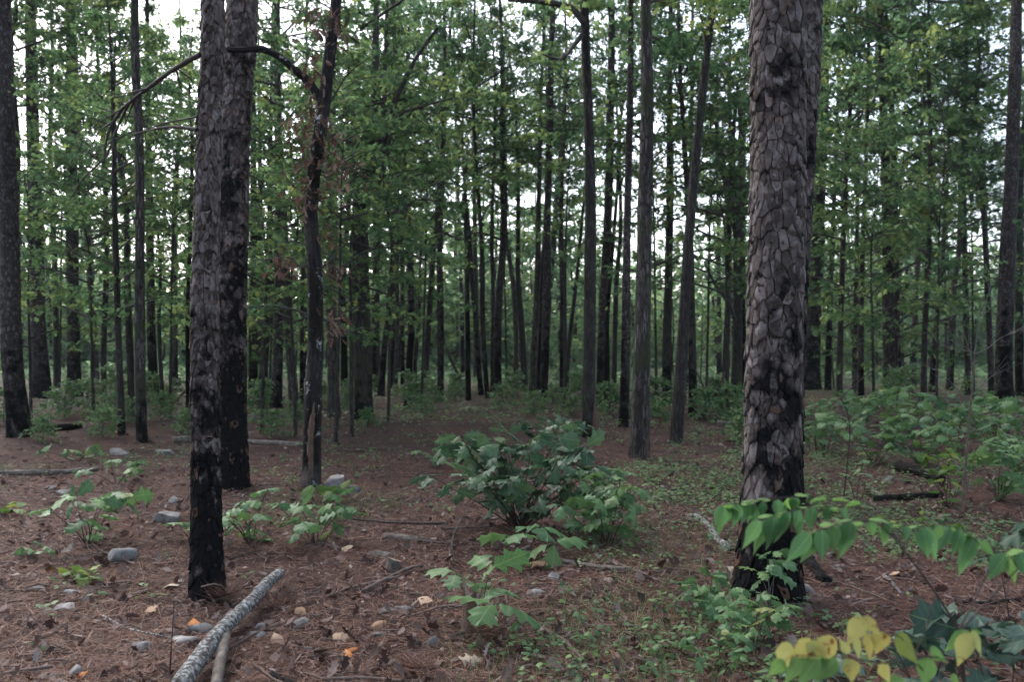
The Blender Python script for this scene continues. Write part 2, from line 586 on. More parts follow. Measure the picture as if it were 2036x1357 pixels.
M['rock'] = plain_mat("grey_rock", [(.25, (.05, .045, .04)), (.42, (.12, .113, .105)), (.6, (.20, .193, .185)), (.8, (.31, .30, .29))], 14, bump=.7, dist=.015, detail=9, obj_rand=.3)
M['cone'] = plain_mat("pine_cone", [(.3, (.03, .022, .018)), (.7, (.13, .095, .075))], 30, bump=.2)
M['oak_leaf'] = leaf_mat("oak_leaf", [(0, (.038, .073, .041)), (.45, (.075, .131, .060)), (.8, (.119, .185, .073)), (1, (.181, .219, .073))], .58, noise=False)
M['far_leaf'] = leaf_mat("far_leaf", [(0, (.053, .094, .059)), (.5, (.096, .159, .085)), (1, (.164, .221, .109))], .58, noise=False)
M['needle'] = leaf_mat("pine_needle", [(0, (.021, .050, .033)), (.6, (.043, .090, .050)), (1, (.076, .125, .055))], .25, noise=False)
M['seedling_leaf'] = leaf_mat("seedling_leaf", [(0, (.049, .108, .047)), (.5, (.079, .160, .061)), (.97, (.108, .187, .066)), (1, (.178, .197, .062))], .3, True, .42, .22)
M['shrub_leaf'] = leaf_mat("shrub_leaf", [(0, (.029, .066, .039)), (.5, (.047, .097, .050)), (.97, (.068, .122, .058)), (1, (.130, .144, .058))], .3, True, .40, .2)
M['low_leaf'] = leaf_mat("low_leaf", [(0, (.044, .097, .046)), (.5, (.088, .165, .066)), (1, (.165, .231, .088))], .35)
M['yellowgreen_leaf'] = leaf_mat("yellowgreen_leaf", [(0, (.056, .120, .028)), (.6, (.088, .160, .036)), (1, (.160, .200, .048))], .4, True, .5, .15)
M['leaflet_green'] = leaf_mat("leaflet_green", [(0, (.061, .150, .061)), (.6, (.088, .195, .075)), (1, (.121, .234, .083))], .35, True, .5, .3)
M['leaflet_lime'] = leaf_mat("leaflet_lime", [(0, (.10, .21, .055)), (1, (.15, .26, .075))], .42, True, .5, .25)
M['leaflet_yellow'] = leaf_mat("leaflet_yellow", [(0, (.340, .281, .072)), (.6, (.400, .378, .120)), (1, (.300, .367, .120))], .3, True, .5, .15, blotch=(.16, .055, .02))
M['dull_leaf'] = leaf_mat("dull_oak_leaf", [(0, (.028, .059, .046)), (1, (.052, .091, .064))], .25, True, .4, .2)
M['dead_leaf'] = leaf_mat("dead_leaf", [(0, (.035, .02, .016)), (.35, (.085, .052, .042)), (.65, (.14, .10, .088)), (.9, (.19, .15, .13)), (.962, (.24, .20, .18)), (.97, (.33, .13, .045)), (1, (.33, .13, .045))], .12, False, .7)
M['dead_cluster'] = leaf_mat("dead_hanging_leaf", [(0, (.055, .030, .022)), (.6, (.133, .081, .060)), (1, (.211, .145, .115))], .2, False, .7)
M['fallen'] = leaf_mat("fallen_leaf_pale", [(0, (.28, .17, .10)), (.5, (.36, .25, .17)), (1, (.40, .33, .25))], .1, True, .7, .1)
M['fallen_orange'] = leaf_mat("fallen_leaf_orange", [(0, (.40, .13, .035)), (1, (.48, .19, .06))], .1, True, .7, .1)
M['dry_needle'] = leaf_mat("dry_needle", [(0, (.035, .017, .012)), (.5, (.135, .065, .044)), (1, (.29, .18, .135))], .08, False, .7)


# ------------------------------------------------------------------ leaf templates: V (k,3), T (t,3), uv (k,2); stem at origin, tip at +Y 1
def outline_leaf(out, fold=.15, droop=.15, wave=.0, rng=None):
    """out: half outline [(x, y)...] from stem to tip; mirrored. Ribs along the midline."""
    out = np.array(out, float)
    k = len(out)
    ys = out[:, 1]
    V, uv = [], []
    for i, (x, y) in enumerate(out):
        my = y * .97 if 0 < i < k - 1 else y
        V.append((0, my, 0))
        uv.append((0, my))
    for s in (-1, 1):
        for i, (x, y) in enumerate(out):
            z = -abs(x) * fold
            if rng is not None and wave:
                z += rng.normal(0, wave)
            V.append((x * s, y, z))
            uv.append((x * s, y))
    V = np.array(V)
    V[:, 2] -= droop * V[:, 1] ** 2
    T = []
    for s in (0, 1):
        o = k * (1 + s)
        for i in range(k - 1):
            q = (i, o + i, o + i + 1, i + 1) if s == 0 else (i, i + 1, o + i + 1, o + i)
            T += [(q[0], q[1], q[2]), (q[0], q[2], q[3])]
    return V, np.array(T), np.array(uv)


OAK_HALF = [(.004, 0), (.006, .12), (.10, .20), (.26, .22), (.13, .33), (.16, .42), (.40, .50), (.17, .56), (.15, .66), (.30, .78), (.12, .80), (.10, .88), (.0, 1.0)]
OAK_BROAD = [(.004, 0), (.006, .10), (.14, .16), (.30, .24), (.20, .34), (.28, .46), (.47, .56), (.30, .62), (.26, .70), (.36, .84), (.16, .86), (.0, 1.0)]
OVATE = [(.003, 0), (.16, .05), (.29, .17), (.335, .30), (.31, .45), (.22, .60), (.12, .75), (.045, .88), (.0, 1.0)]
ROUND = [(.003, 0), (.20, .08), (.36, .25), (.41, .45), (.36, .66), (.22, .83), (.08, .93), (.0, 1.0)]
rl = np.random.default_rng(5)
oak_tpl = [outline_leaf(OAK_HALF, .2 + .14 * i, .1 + .17 * i, .04, rl) for i in range(4)]
oakb_tpl = [outline_leaf(OAK_BROAD, .1 + .17 * i, .08 + .2 * i, .045, rl) for i in range(4)]
ovate_tpl = [outline_leaf(OVATE, .25 + .15 * i, .25 + .2 * i, .01, rl) for i in range(4)]
flat_tpl = [outline_leaf(OVATE, .04 + .10 * i, .05 + .1 * i, .022, rl) for i in range(4)]
round_tpl = [outline_leaf(ROUND, .15, .1 + .2 * i, .03, rl) for i in range(3)]
# cheaper lobed leaf for crowns (8 triangles) and a diamond for far crowns (2)
LV = np.array([(0, 0, 0), (-.30, .26, -.05), (-.12, .42, .0), (-.40, .62, -.10), (-.12, .72, -.03), (0, 1, -.14), (.12, .72, -.03), (.40, .62, -.10), (.12, .42, .0), (.30, .26, -.05)])
LT = np.array([(0, 8, 2), (0, 2, 1), (0, 9, 8), (2, 8, 6), (2, 6, 4), (2, 4, 3), (8, 7, 6), (4, 6, 5)])
lob_tpl = (LV, LT, LV[:, :2].copy())
DV = np.array([(0, 0, 0), (-.36, .5, -.07), (0, 1, -.1), (.36, .5, -.07)])
dia_tpl = (DV, np.array([(0, 2, 1), (0, 3, 2)]), DV[:, :2].copy())
NV = np.array([(-.018, 0, 0), (.018, 0, 0), (0, 1, -.03)])
ndl_tpl = (NV, np.array([(0, 1, 2)]), NV[:, :2].copy())


def tpl_mesh(name, t, mat):
    return make_mesh(name, t[0], t[1], None, mat, None, t[2], True)


def rdir(n, rng, zmin=-1, zmax=1):
    z = rng.uniform(zmin, zmax, n)
    a = rng.uniform(0, PI2, n)
    r = np.sqrt(np.maximum(0, 1 - z * z))
    return np.stack([r * np.cos(a), r * np.sin(a), z], -1)


# ------------------------------------------------------------------ crown variants (built once, shared)
def twig_leaves(mb, P, n, size, tpl, rng, spread=.12, tint0=.5):
    """Leaves along a twig polyline P."""
    t = rng.uniform(.15, 1.0, n) ** .8 * (len(P) - 1)
    i = np.minimum(t.astype(int), len(P) - 2)
    f = (t - i)[:, None]
    pos = P[i] * (1 - f) + P[i + 1] * f + rng.normal(0, spread, (n, 3)) * [1, 1, .55]
    d = nrm(P[i + 1] - P[i])
    ax = nrm(d * .5 + rdir(n, rng) * .9 + [0, 0, -.25])
    nor = nrm(np.array([0, 0, 1.0]) + rng.normal(0, .42, (n, 3)))
    tint = np.clip(tint0 + rng.normal(0, .2, n), 0, 1)
    V, T, uv, ti = scatter(tpl, pos, ax, nor, rng.uniform(.7, 1.25, n) * size, tint)
    mb.add(V, T, None, uv, ti)


def crown_oak(name, H, R, nb, ntw, nl, size, tpl, seed, mat, up=.45, low=0.0):
    rng = np.random.default_rng(seed)
    br, lf = MB(), MB()
    for k in range(nb):
        f = (k + rng.uniform(.1, .9)) / nb
        z = H * (.02 + .93 * f)
        a = k * 2.4 + rng.normal(0, .4)
        prof = math.sin(math.pi * min(1, .18 + .80 * f)) ** .7
        if rng.random() < .22:
            continue
        L = R * prof * rng.uniform(.6, 1.2)
        u = up * rng.uniform(.3, 1.4)
        d = np.array([math.cos(a), math.sin(a), u])
        P = np.array([[0, 0, z], d * L * .4 + [0, 0, z], d * L * .75 + [rng.normal(0, .12), rng.normal(0, .12), z - .02 * L], d * L + [rng.normal(0, .2), rng.normal(0, .2), z - .12 * L]])
        S = spline(P, L / 6)
        r0 = .012 * L + .008
        V, T, Q, uv = tube(S, np.linspace(r0, .004, len(S)), 5, wob=.06, rng=rng, uvs=False)
        br.add(V, T, Q)
        ti = rng.uniform(.05, .9)
        for q in range(ntw):
            s = rng.uniform(.22, 1.0) * (len(S) - 1)
            i = min(int(s), len(S) - 2)
            p = S[i] + (S[i + 1] - S[i]) * (s - i)
            dd = nrm(nrm(S[i + 1] - S[i]) * .7 + rdir(1, rng, -.3, .6)[0])
            l = L * rng.uniform(.16, .36) + .12
            tw = np.array([p, p + dd * l * .5 + rng.normal(0, .03, 3), p + dd * l + rng.normal(0, .06, 3) - [0, 0, .05 * l]])
            V, T, Q, uv = tube(tw, [.006, .004, .002], 3, uvs=False)
            br.add(V, T, Q)
            twig_leaves(lf, tw, nl, size, tpl, rng, .06 + .025 * R, np.clip(ti + rng.normal(0, .16), .0, 1))
    return br.mesh(name + "_branchwork", M['branch'], False), lf.mesh(name + "_crown", mat, False)


def crown_pine(name, H, R, nb, seed, wid=1.0, droop=.15):
    rng = np.random.default_rng(seed)
    br, lf = MB(), MB()
    for k in range(nb):
        f = (k + .5) / nb
        z = H * f * .97
        a = k * 2.4 + rng.normal(0, .5)
        L = R * (1 - .7 * f) * rng.uniform(.6, 1.15)
        d = np.array([math.cos(a), math.sin(a), 0])
        P = np.array([[0, 0, z], d * L * .5 + [0, 0, z + .04 * L], d * L + [0, 0, z - droop * L + rng.normal(0, .1)]])
        S = spline(P, L / 7)
        V, T, Q, uv = tube(S, np.linspace(.012 * L + .006, .005, len(S)), 4, uvs=False)
        br.add(V, T, Q)
        for q in range(10):
            s = rng.uniform(.35, 1.0) * (len(S) - 1)
            i = min(int(s), len(S) - 2)
            p = S[i] + (S[i + 1] - S[i]) * (s - i)
            dd = nrm(nrm(S[i + 1] - S[i]) * .8 + rdir(1, rng, -.4, .7)[0] * .9)
            l = rng.uniform(.15, .5)
            tip = p + dd * l
            V, T, Q, uv = tube(np.array([p, tip]), [.005, .003], 3, uvs=False)
            br.add(V, T, Q)
            n = 34
            ax = nrm(dd[None] * .55 + rdir(n, rng))
            pos = tip[None] - dd[None] * rng.uniform(0, .22, n)[:, None]
            V, T, uv, ti = scatter(ndl_tpl, pos, ax, rdir(n, rng), rng.uniform(.16, .26, n), np.clip(rng.normal(.5, .2, n), 0, 1), np.full(n, wid))
            lf.add(V, T, None, uv, ti)
    return br.mesh(name + "_branchwork", M['branch'], False), lf.mesh(name + "_crown", M['needle'], False)


def crown_sapling(name, H, R, nb, per, size, seed, mat):
    """Flat tiers of leaf sprays, as understorey oaks and gums hold them."""
    rng = np.random.default_rng(seed)
    br, lf = MB(), MB()
    for k in range(nb):
        f = (k + rng.uniform(0, 1)) / nb
        z = H * (.03 + .95 * f)
        a = k * 2.4 + rng.normal(0, .5)
        L = R * (1.05 - .65 * f) * rng.uniform(.5, 1.15)
        d = np.array([math.cos(a), math.sin(a), .22 + .5 * f])
        P = np.array([[0, 0, z], d * L * .5 + [0, 0, z + .02], d * L + [rng.normal(0, .1), rng.normal(0, .1), z - .22 * L]])
        S = spline(P, L / 6)
        V, T, Q, uv = tube(S, np.linspace(.010 * L + .004, .003, len(S)), 4, uvs=False)
        br.add(V, T, Q)
        ti = rng.uniform(.3, .75)
        for q in range(max(3, int(L * 5))):
            s = rng.uniform(.15, 1.0) * (len(S) - 1)
            i = min(int(s), len(S) - 2)
            p = S[i] + (S[i + 1] - S[i]) * (s - i)
            side = nrm(np.cross(nrm(S[i + 1] - S[i]), [0, 0, 1.0])) * (1 if rng.random() < .5 else -1)
            dd = nrm(nrm(S[i + 1] - S[i]) * .7 + side * .9 + [0, 0, rng.normal(0, .15)])
            l = rng.uniform(.2, .55) * min(1.2, L)
            tw = np.array([p, p + dd * l * .5, p + dd * l - [0, 0, .08 * l]])
            V, T, Q, uv = tube(tw, [.004, .003, .0015], 3, uvs=False)
            br.add(V, T, Q)
            twig_leaves(lf, tw, per, size, lob_tpl, rng, .05, np.clip(ti + rng.normal(0, .1), .1, .95))
    return br.mesh(name + "_branchwork", M['branch'], False), lf.mesh(name + "_crown", mat, False)


CROWN = {
    'oak': [crown_oak("oak%d" % i, 7.5, 2.6, 21, 8, 23, .145, lob_tpl, 100 + i, M['oak_leaf']) for i in range(5)],
    'far': [crown_oak("far%d" % i, 11.0, 3.0, 24, 7, 13, .25, dia_tpl, 200 + i, M['far_leaf'], .35) for i in range(5)],
    'pine': [crown_pine("pine%d" % i, 7.0, 2.6, 34, 300 + i, 1.0) for i in range(3)],
    'farpine': [crown_pine("farpine%d" % i, 9.0, 3.0, 40, 320 + i, 2.0) for i in range(3)],
    'sapling': [crown_sapling("sapling%d" % i, 4.2, 1.7, 21, 9, .125, 400 + i, M['oak_leaf']) for i in range(5)],
    'shrub': [crown_sapling("shrub%d" % i, .75, .62, 20, 9, .105, 500 + i, M['low_leaf']) for i in range(5)],
}


# ------------------------------------------------------------------ trunks
def trunk_mesh(name, P, R, mat, seg=14, step=.25, flare=.45, rough=.035, seed=0, char_h=1.0, char_top=.0, scar=None):
    """P local points (ground at first), R radii per point. char_h: height (m) to which fire blackened it."""
    rng = np.random.default_rng(seed)
    PR = spline(np.column_stack([P, R]), step)
    C, r = PR[:, :3], np.maximum(PR[:, 3], .006)
    z = C[:, 2] - C[0, 2]
    n, m = len(C), seg + 1
    th = np.arange(m) / seg * PI2
    Z, TH = np.meshgrid(z, th, indexing='ij')
    k = rng.integers(3, 6)
    ph = rng.uniform(0, PI2, 8)
    rr = r[:, None] * (1 + flare * np.exp(-np.maximum(Z, 0) / (r[0] * 1.7)) * (.75 + .45 * np.sin(k * TH + ph[0])))
    w = (np.sin(2 * TH + Z * 1.3 + ph[1]) + .7 * np.sin(3 * TH - Z * 2.1 + ph[2]) + .5 * np.sin(5 * TH + Z * 4.3 + ph[3]) * np.sin(Z * 3.1 + ph[4])
         + .5 * np.sin(7 * TH + 2 * np.sin(Z * 5 + ph[5])))
    rr = rr * (1 + rough * w)
    if seg > 20:
        j = rng.normal(0, rough * .5, (n, m))
        j[:, -1] = j[:, 0]
        rr *= 1 + j
    cx = np.zeros((n, m, 3))
    tg = nrm(np.gradient(C, axis=0))
    ax = nrm(np.cross(np.broadcast_to([0, 1.0, 0], tg.shape), tg))
    ay = nrm(np.cross(tg, ax))
    # seam at the far side (+Y)
    V = C[:, None] + rr[..., None] * (np.sin(TH)[..., None] * ax[:, None] + np.cos(TH)[..., None] * ay[:, None])
    i, jx = np.meshgrid(np.arange(n - 1), np.arange(seg), indexing='ij')
    Q = np.stack([i * m + jx, (i + 1) * m + jx, (i + 1) * m + jx + 1, i * m + jx + 1], -1).reshape(-1, 4)
    uv = np.stack([TH * r[:, None].clip(.02), Z + seed * 1.37], -1).reshape(-1, 2)
    ch = np.clip(.62 - .42 * (Z - char_h * .5) / (char_h * .9 + .4), char_top, .62) if char_h > 0 else np.zeros_like(Z)
    ch = np.clip(ch + .14 * np.sin(TH * 1 + ph[6]) * (ch > char_top + .01), 0, 1)
    return make_mesh(name, V.reshape(-1, 3), None, Q, mat, None, uv, True, ch.ravel()), PR


def axis_at(PR, h):
    z = PR[:, 2]
    i = int(np.clip(np.searchsorted(z, h), 1, len(z) - 1))
    f = (h - z[i - 1]) / (z[i] - z[i - 1] + 1e-9)
    p = PR[i - 1, :3] + (PR[i, :3] - PR[i - 1, :3]) * np.clip(f, 0, 1)
    d = nrm(PR[i, :3] - PR[i - 1, :3])
    return p, d


def put_crown(root, PR, kind, hc, scale, rng, idx=None, sz=None):
    br, lf = CROWN[kind][int(rng.integers(len(CROWN[kind]))) if idx is None else idx]
    p, d = axis_at(PR, hc)
    d2 = nrm(d * .5 + np.array([0, 0, .5]))
    q = Vector((0, 0, 1)).rotation_difference(Vector(d2)).to_matrix().to_4x4()
    mt = Matrix.Translation(Vector(p)) @ q @ Matrix.Rotation(rng.uniform(0, PI2), 4, 'Z') @ Matrix.Diagonal((scale, scale, sz or scale, 1))
    obj("crown", lf, root, mtx=mt)
    tag(obj("branchwork", br, root, mtx=mt), kind="stuff")


BARK = {'pine': 'pine_bark', 'oak': 'oak_bark', 'grey': 'grey_bark', 'burnt': 'burnt_bark'}


def build_tree(label, base, pts, w0, w1, kind, height, char_h, crowns, name=None, group=None, seed=0, seg=14, step=.25, flare=.45, wtop_py=0):
    """base, pts: photograph pixels; w0/w1 trunk width in px near the base / at the last listed point."""
    b = gpt(*base)
    D = b[1]
    rng = np.random.default_rng(seed + 17)
    W = [np.array([b[0], b[1], b[2] - .15]), b] + [at(x, y, D + rng.normal(0, .1)) for x, y in pts]
    W = np.array(W)
    loc = W - b
    r0, r1 = w0 * .5 * D / F, w1 * .5 * D / F
    zt = loc[-1, 2]
    R = r0 + (r1 - r0) * np.clip(loc[:, 2], 0, None) / max(zt, .5)
    # continue above the last listed point
    if height > zt + 1:
        d = nrm(loc[-1] - loc[-2])
        d = nrm(d * .6 + [0, 0, .4])
        for f in (.5, 1.0):
            q = loc[len(W) - 1] + d * (height - zt) * f / d[2] + [rng.normal(0, .12), rng.normal(0, .12), 0]
            loc = np.vstack([loc, q])
            R = np.append(R, r1 * (1 - .75 * f))
    else:
        R[-1] = min(R[-1], r1)
    root = thing(name or {'pine': 'pine_tree', 'oak': 'oak_tree', 'grey': 'hardwood_tree', 'burnt': 'burnt_oak_tree'}[kind], label, "tree", b, group)
    me, PR = trunk_mesh("trunk", loc, R, M[BARK[kind]], seg, step, flare, seed=seed, char_h=char_h)
    obj("trunk", me, root)
    for c in crowns:
        put_crown(root, PR, *c, rng=rng)
    return root, PR, b


# ================================================================== SETTING: the forest floor
def build_ground():
    ys = np.concatenate([np.linspace(-12, 2, 30)[:-1], np.linspace(2, 14, 170)[:-1], 14 * np.geomspace(1, 30, 170)])
    u = np.linspace(-1, 1, 241)
    u = np.sign(u) * np.abs(u) ** 1.15
    half = np.maximum(14, np.abs(ys) * 1.3)
    X = u[None] * half[:, None]
    Y = np.broadcast_to(ys[:, None], X.shape)
    Z = ground_h(X, Y)
    rng = np.random.default_rng(3)
    Z = Z + rng.normal(0, .004, Z.shape) * (Y < 20) * (Y > 0)
    n, m = X.shape
    i, j = np.meshgrid(np.arange(n - 1), np.arange(m - 1), indexing='ij')
    Q = np.stack([i * m + j, i * m + j + 1, (i + 1) * m + j + 1, (i + 1) * m + j], -1).reshape(-1, 4)
    o = obj("ground", make_mesh("ground", np.stack([X, Y, Z], -1).reshape(-1, 3), None, Q, M['floor']))
    tag(o, "brown forest floor of pine needles and dead leaves", None, None, "structure")


build_ground()


def ground_pos(rng, n, y0, y1, power=1.0, margin=1.22):
    """Random floor positions inside the wedge in front of the camera, denser near."""
    y = y0 + (y1 - y0) * rng.random(n) ** power
    x = y * (CX / F) * margin * rng.uniform(-1, 1, n)
    return np.column_stack([x, y, ground_h(x, y)])


def litter():
    rng = np.random.default_rng(21)
    # needles
    n = 168000
    p = ground_pos(rng, n, 3.4, 13.0, 1.6)
    keep = np.sin(p[:, 0] * 1.7 + 1) * np.sin(p[:, 1] * 1.3) + rng.normal(0, .6, n) > -.75
    p = p[keep]
    n = len(p)
    a = rng.uniform(0, PI2, n)
    ax = np.column_stack([np.cos(a), np.sin(a), rng.normal(.03, .16, n)])
    NV2 = np.array([(-.010, 0, 0), (.010, 0, 0), (.028, .5, .02), (.044, .5, .02), (.012, 1, 0)])
    NT2 = np.array([(0, 1, 3), (0, 3, 2), (2, 3, 4)])
    p[:, 2] += rng.uniform(.002, .022, n)
    V, T, uv, ti = scatter((NV2, NT2, NV2[:, :2]), p, ax, nrm(np.array([0, 0, 1.]) + rng.normal(0, .25, (n, 3))), rng.uniform(.09, .17, n), np.clip(rng.normal(.5, .33, n), 0, 1))
    o = obj("pine_needle_litter", make_mesh("pine_needle_litter", V, T, None, M['dry_needle'], ti, uv, False))
    tag(o, "fallen reddish brown pine needles carpeting the forest floor", "needles", None, "stuff")
    # dead leaves: one curled template set, near ones lobed and far ones simple
    mb = MB()
    for tpl, n, y0, y1, pw in ((oak_tpl[3], 1700, 3.5, 11, 1.5), (oakb_tpl[3], 900, 3.5, 11, 1.5), (round_tpl[2], 1500, 3.5, 12, 1.4), (lob_tpl, 4500, 8, 26, 1.1), (dia_tpl, 5000, 4, 34, 1.2), (dia_tpl, 16000, 3.5, 13, 1.5)):
        p = ground_pos(rng, n, y0, y1, pw)
        p[:, 2] += rng.uniform(.008, .028, n)
        a = rng.uniform(0, PI2, n)
        ax = np.column_stack([np.cos(a), np.sin(a), rng.normal(.1, .25, n)])
        nor = nrm(np.array([0, 0, 1.]) + rng.normal(0, .45, (n, 3)))
        nor[rng.random(n) < .5] *= -1
        p[nor[:, 2] < 0, 2] += .0
        V, T, uv, ti = scatter(tpl, p, ax, nor, (rng.uniform(.035, .085, n) if n < 15000 else rng.uniform(.012, .04, n)), rng.random(n) ** 1.3 * .965, rng.uniform(.6, 1.1, n))
        mb.add(V, T, None, uv, ti)
    # one in forty is orange
    o = obj("leaf_litter", mb.mesh("leaf_litter", M['dead_leaf'], False))
    tag(o, "scattered dead oak leaves lying over the needle carpet", "dead leaves", None, "stuff")
    # bark chips and short twig bits
    mb = MB()
    n = 2600
    p = ground_pos(rng, n, 3.6, 14, 1.4)
    for q in p:
        a = rng.uniform(0, PI2)
        l = rng.uniform(.05, .22)
        r = rng.uniform(.0025, .007)
        d = np.array([math.cos(a), math.sin(a), 0]) * l / 2
        k = rng.normal(0, .012, 3)
        P = np.array([q - d, q + k, q + d]) + [0, 0, r + .012]
        V, T, Q, uv = tube(P, [r, r * .9, r * .6], 4, uvs=False)
        mb.add(V, T, Q, None, rng.random())
    for q in ground_pos(rng, 110, 3.8, 16, 1.2):
        a = rng.uniform(0, PI2)
        l = rng.uniform(.3, .9)
        r = rng.uniform(.004, .011)
        d = np.array([math.cos(a), math.sin(a), 0]) * l / 2
        P = np.array([q - d, q - d * .3 + rng.normal(0, .025, 3) * [1, 1, .3], q + d * .4 + rng.normal(0, .03, 3) * [1, 1, .3], q + d])
        P[:, 2] = ground_h(P[:, 0], P[:, 1]) + r + .016
        V, T, Q, uv = tube(P, [r, r, r * .8, r * .4], 5, uvs=False)
        mb.add(V, T, Q, None, rng.random())
    o = obj("twig_litter", mb.mesh("twig_litter", M['brown_stick'], False))
    tag(o, "short broken twig bits strewn over the needle floor", "twig litter", None, "stuff")


litter()


def patch_cover():
    """Low green ground cover, thick in patches and further back."""
    rng = np.random.default_rng(31)
    patches = [  # px, py, radius m, plants
        (1180, 1310, .5, 26), (1320, 1290, .6, 34), (1430, 1330, .5, 34), (1240, 1250, .6, 14), (1080, 1330, .4, 14), (1480, 1260, .5, 24),
        (1600, 1320, .5, 24), (1700, 1240, .7, 24), (1380, 990, 1.2, 200), (1440, 950, 1.2, 170), (1330, 960, 1.0, 110), (1300, 1080, .8, 45),
        (1700, 1060, .9, 110), (1820, 1040, .9, 130), (1950, 1100, .8, 90), (1650, 990, .8, 50), (300, 1190, .8, 12), (180, 930, 1.5, 45), (330, 920, 1.0, 30),
        (700, 930, 1.2, 40), (760, 880, 1.6, 60), (1180, 1150, .9, 30), (900, 1000, .8, 20), (540, 950, 1.0, 25), (1560, 900, 1.8, 200), (1700, 930, 1.6, 220), (1420, 870, 2.0, 120)]
    P, S = [], []
    for px, py, r, n in patches:
        c = gpt(px, py)
        a = rng.uniform(0, PI2, n)
        q = r * np.sqrt(rng.random(n))
        P.append(np.column_stack([c[0] + q * np.cos(a), c[1] + 1.5 * q * np.sin(a)]))
        S.append(rng.uniform(.6, 1.1, n))
    n = 5200
    y = rng.uniform(17, 62, n)
    x = y * .62 * rng.uniform(-1, 1, n)
    k = (np.sin(x * .5 + 2) * np.sin(y * .35 + 1) + rng.normal(0, .5, n) > .3 - .03 * (y - 17))
    P.append(np.column_stack([x[k], y[k]]))
    S.append(rng.uniform(1.0, 2.2, k.sum()))
    P, S = np.vstack(P), np.concatenate(S)
    P3 = np.column_stack([P, ground_h(P[:, 0], P[:, 1])])
    n = len(P3)
    mb = MB()
    near = P3[:, 1] < 15
    for sel, tpl, L in ((near, ovate_tpl[0], 7), (~near, dia_tpl, 9)):
        p, s = P3[sel], S[sel]
        m = len(p)
        base = np.repeat(p, L, 0)
        ss = np.repeat(s, L)
        off = rng.normal(0, .04, (m * L, 3)) * ss[:, None]
        off[:, 2] = rng.uniform(.015, .11, m * L) * ss
        ax = rdir(m * L, rng, -.35, .35)
        nor = nrm(np.array([0, 0, 1.]) + rng.normal(0, .35, (m * L, 3)))
        ti = np.clip(np.repeat(rng.normal(.5, .22, m), L) + rng.normal(0, .12, m * L), 0, 1)
        V, T, uv, t = scatter(tpl, base + off, ax, nor, ss * rng.uniform(.028, .06, m * L), ti)
        mb.add(V, T, None, uv, t)
        # stems
        st = scatter((NV * [.5, 1, 1], ndl_tpl[1], ndl_tpl[2]), p, nrm(np.array([0, 0, 1.]) + rng.normal(0, .2, (m, 3))), rdir(m, rng), .12 * s, np.full(m, .3))
        mb.add(st[0], st[1], None, st[2], st[3])
    o = obj("ground_cover", mb.mesh("ground_cover", M['low_leaf'], False))
    tag(o, "low leafy green ground cover growing in patches between the trunks", "ground cover", None, "stuff")
    # fine grass blades
    n = 6000
    pts = []
    for px, py, r in ((1180, 1330, .8), (1350, 1310, .8), (1400, 980, 1.6), (1330, 1100, .8), (1750, 1050, 1.0), (640, 1010, .8), (900, 830, 3.0), (1560, 870, 3.0)):
        c = gpt(px, py)
        k = n // 8
        a = rng.uniform(0, PI2, k)
        q = r * np.sqrt(rng.random(k))
        pts.append(np.column_stack([c[0] + q * np.cos(a), c[1] + 1.4 * q * np.sin(a)]))
    pts = np.vstack(pts)
    p = np.column_stack([pts, ground_h(pts[:, 0], pts[:, 1])])
    n = len(p)
    V, T, uv, ti = scatter((NV * [.6, 1, 4], ndl_tpl[1], ndl_tpl[2]), p, nrm(np.array([0, 0, .8]) + rng.normal(0, .45, (n, 3)) * [1, 1, .3]), rdir(n, rng, -.3, .3), rng.uniform(.06, .2, n), rng.random(n))
    o = obj("grass", make_mesh("grass", V, T, None, M['low_leaf'], ti, uv, False))
    tag(o, "thin green grass blades in sparse tufts on the floor", "grass", None, "stuff")


patch_cover()


# ================================================================== THE SCALY PINES IN FRONT (bark plates are pieces)
def voronoi_cells(U, V, rng, pw, ph):
    """Interlocking bark plates: Voronoi cells of jittered seeds on the unrolled trunk (U wraps)."""
    ncol = max(5, int(round(U / pw)))
    cw = U / ncol
    seeds = []
    for c in range(ncol):
        v = rng.uniform(-ph, 0)
        while v < V + ph:
            seeds.append(((c + .5 + rng.normal(0, .34)) * cw, v))
            v += ph * (rng.uniform(.35, .8) if rng.random() < .45 else rng.uniform(.9, 2.1))
    seeds = np.array(seeds)
    asp = ph / pw
    ext = np.vstack([seeds, seeds + [U, 0], seeds - [U, 0]])
    cells = []
    for k, p in enumerate(seeds):
        d = (ext - p) * [1, 1 / asp]
        dist = (d ** 2).sum(1)
        idx = np.argsort(dist)[1:15]
        poly = [np.array(q) for q in ((-1.6 * pw, -1.5 * pw), (1.6 * pw, -1.5 * pw), (1.6 * pw, 1.5 * pw), (-1.6 * pw, 1.5 * pw))]
        for q in idx:
            n_ = d[q]
            h_ = (n_ @ n_) / 2
            out = []
            for a in range(len(poly)):
                A, B = poly[a], poly[(a + 1) % len(poly)]
                da, db = A @ n_ - h_, B @ n_ - h_
                if da <= 0:
                    out.append(A)
                if (da < 0) != (db < 0):
                    out.append(A + (B - A) * (da / (da - db)))
            poly = out
            if len(poly) < 3:
                break
        if len(poly) >= 3:
            cells.append((p, np.array(poly) * [1, asp]))
    return cells


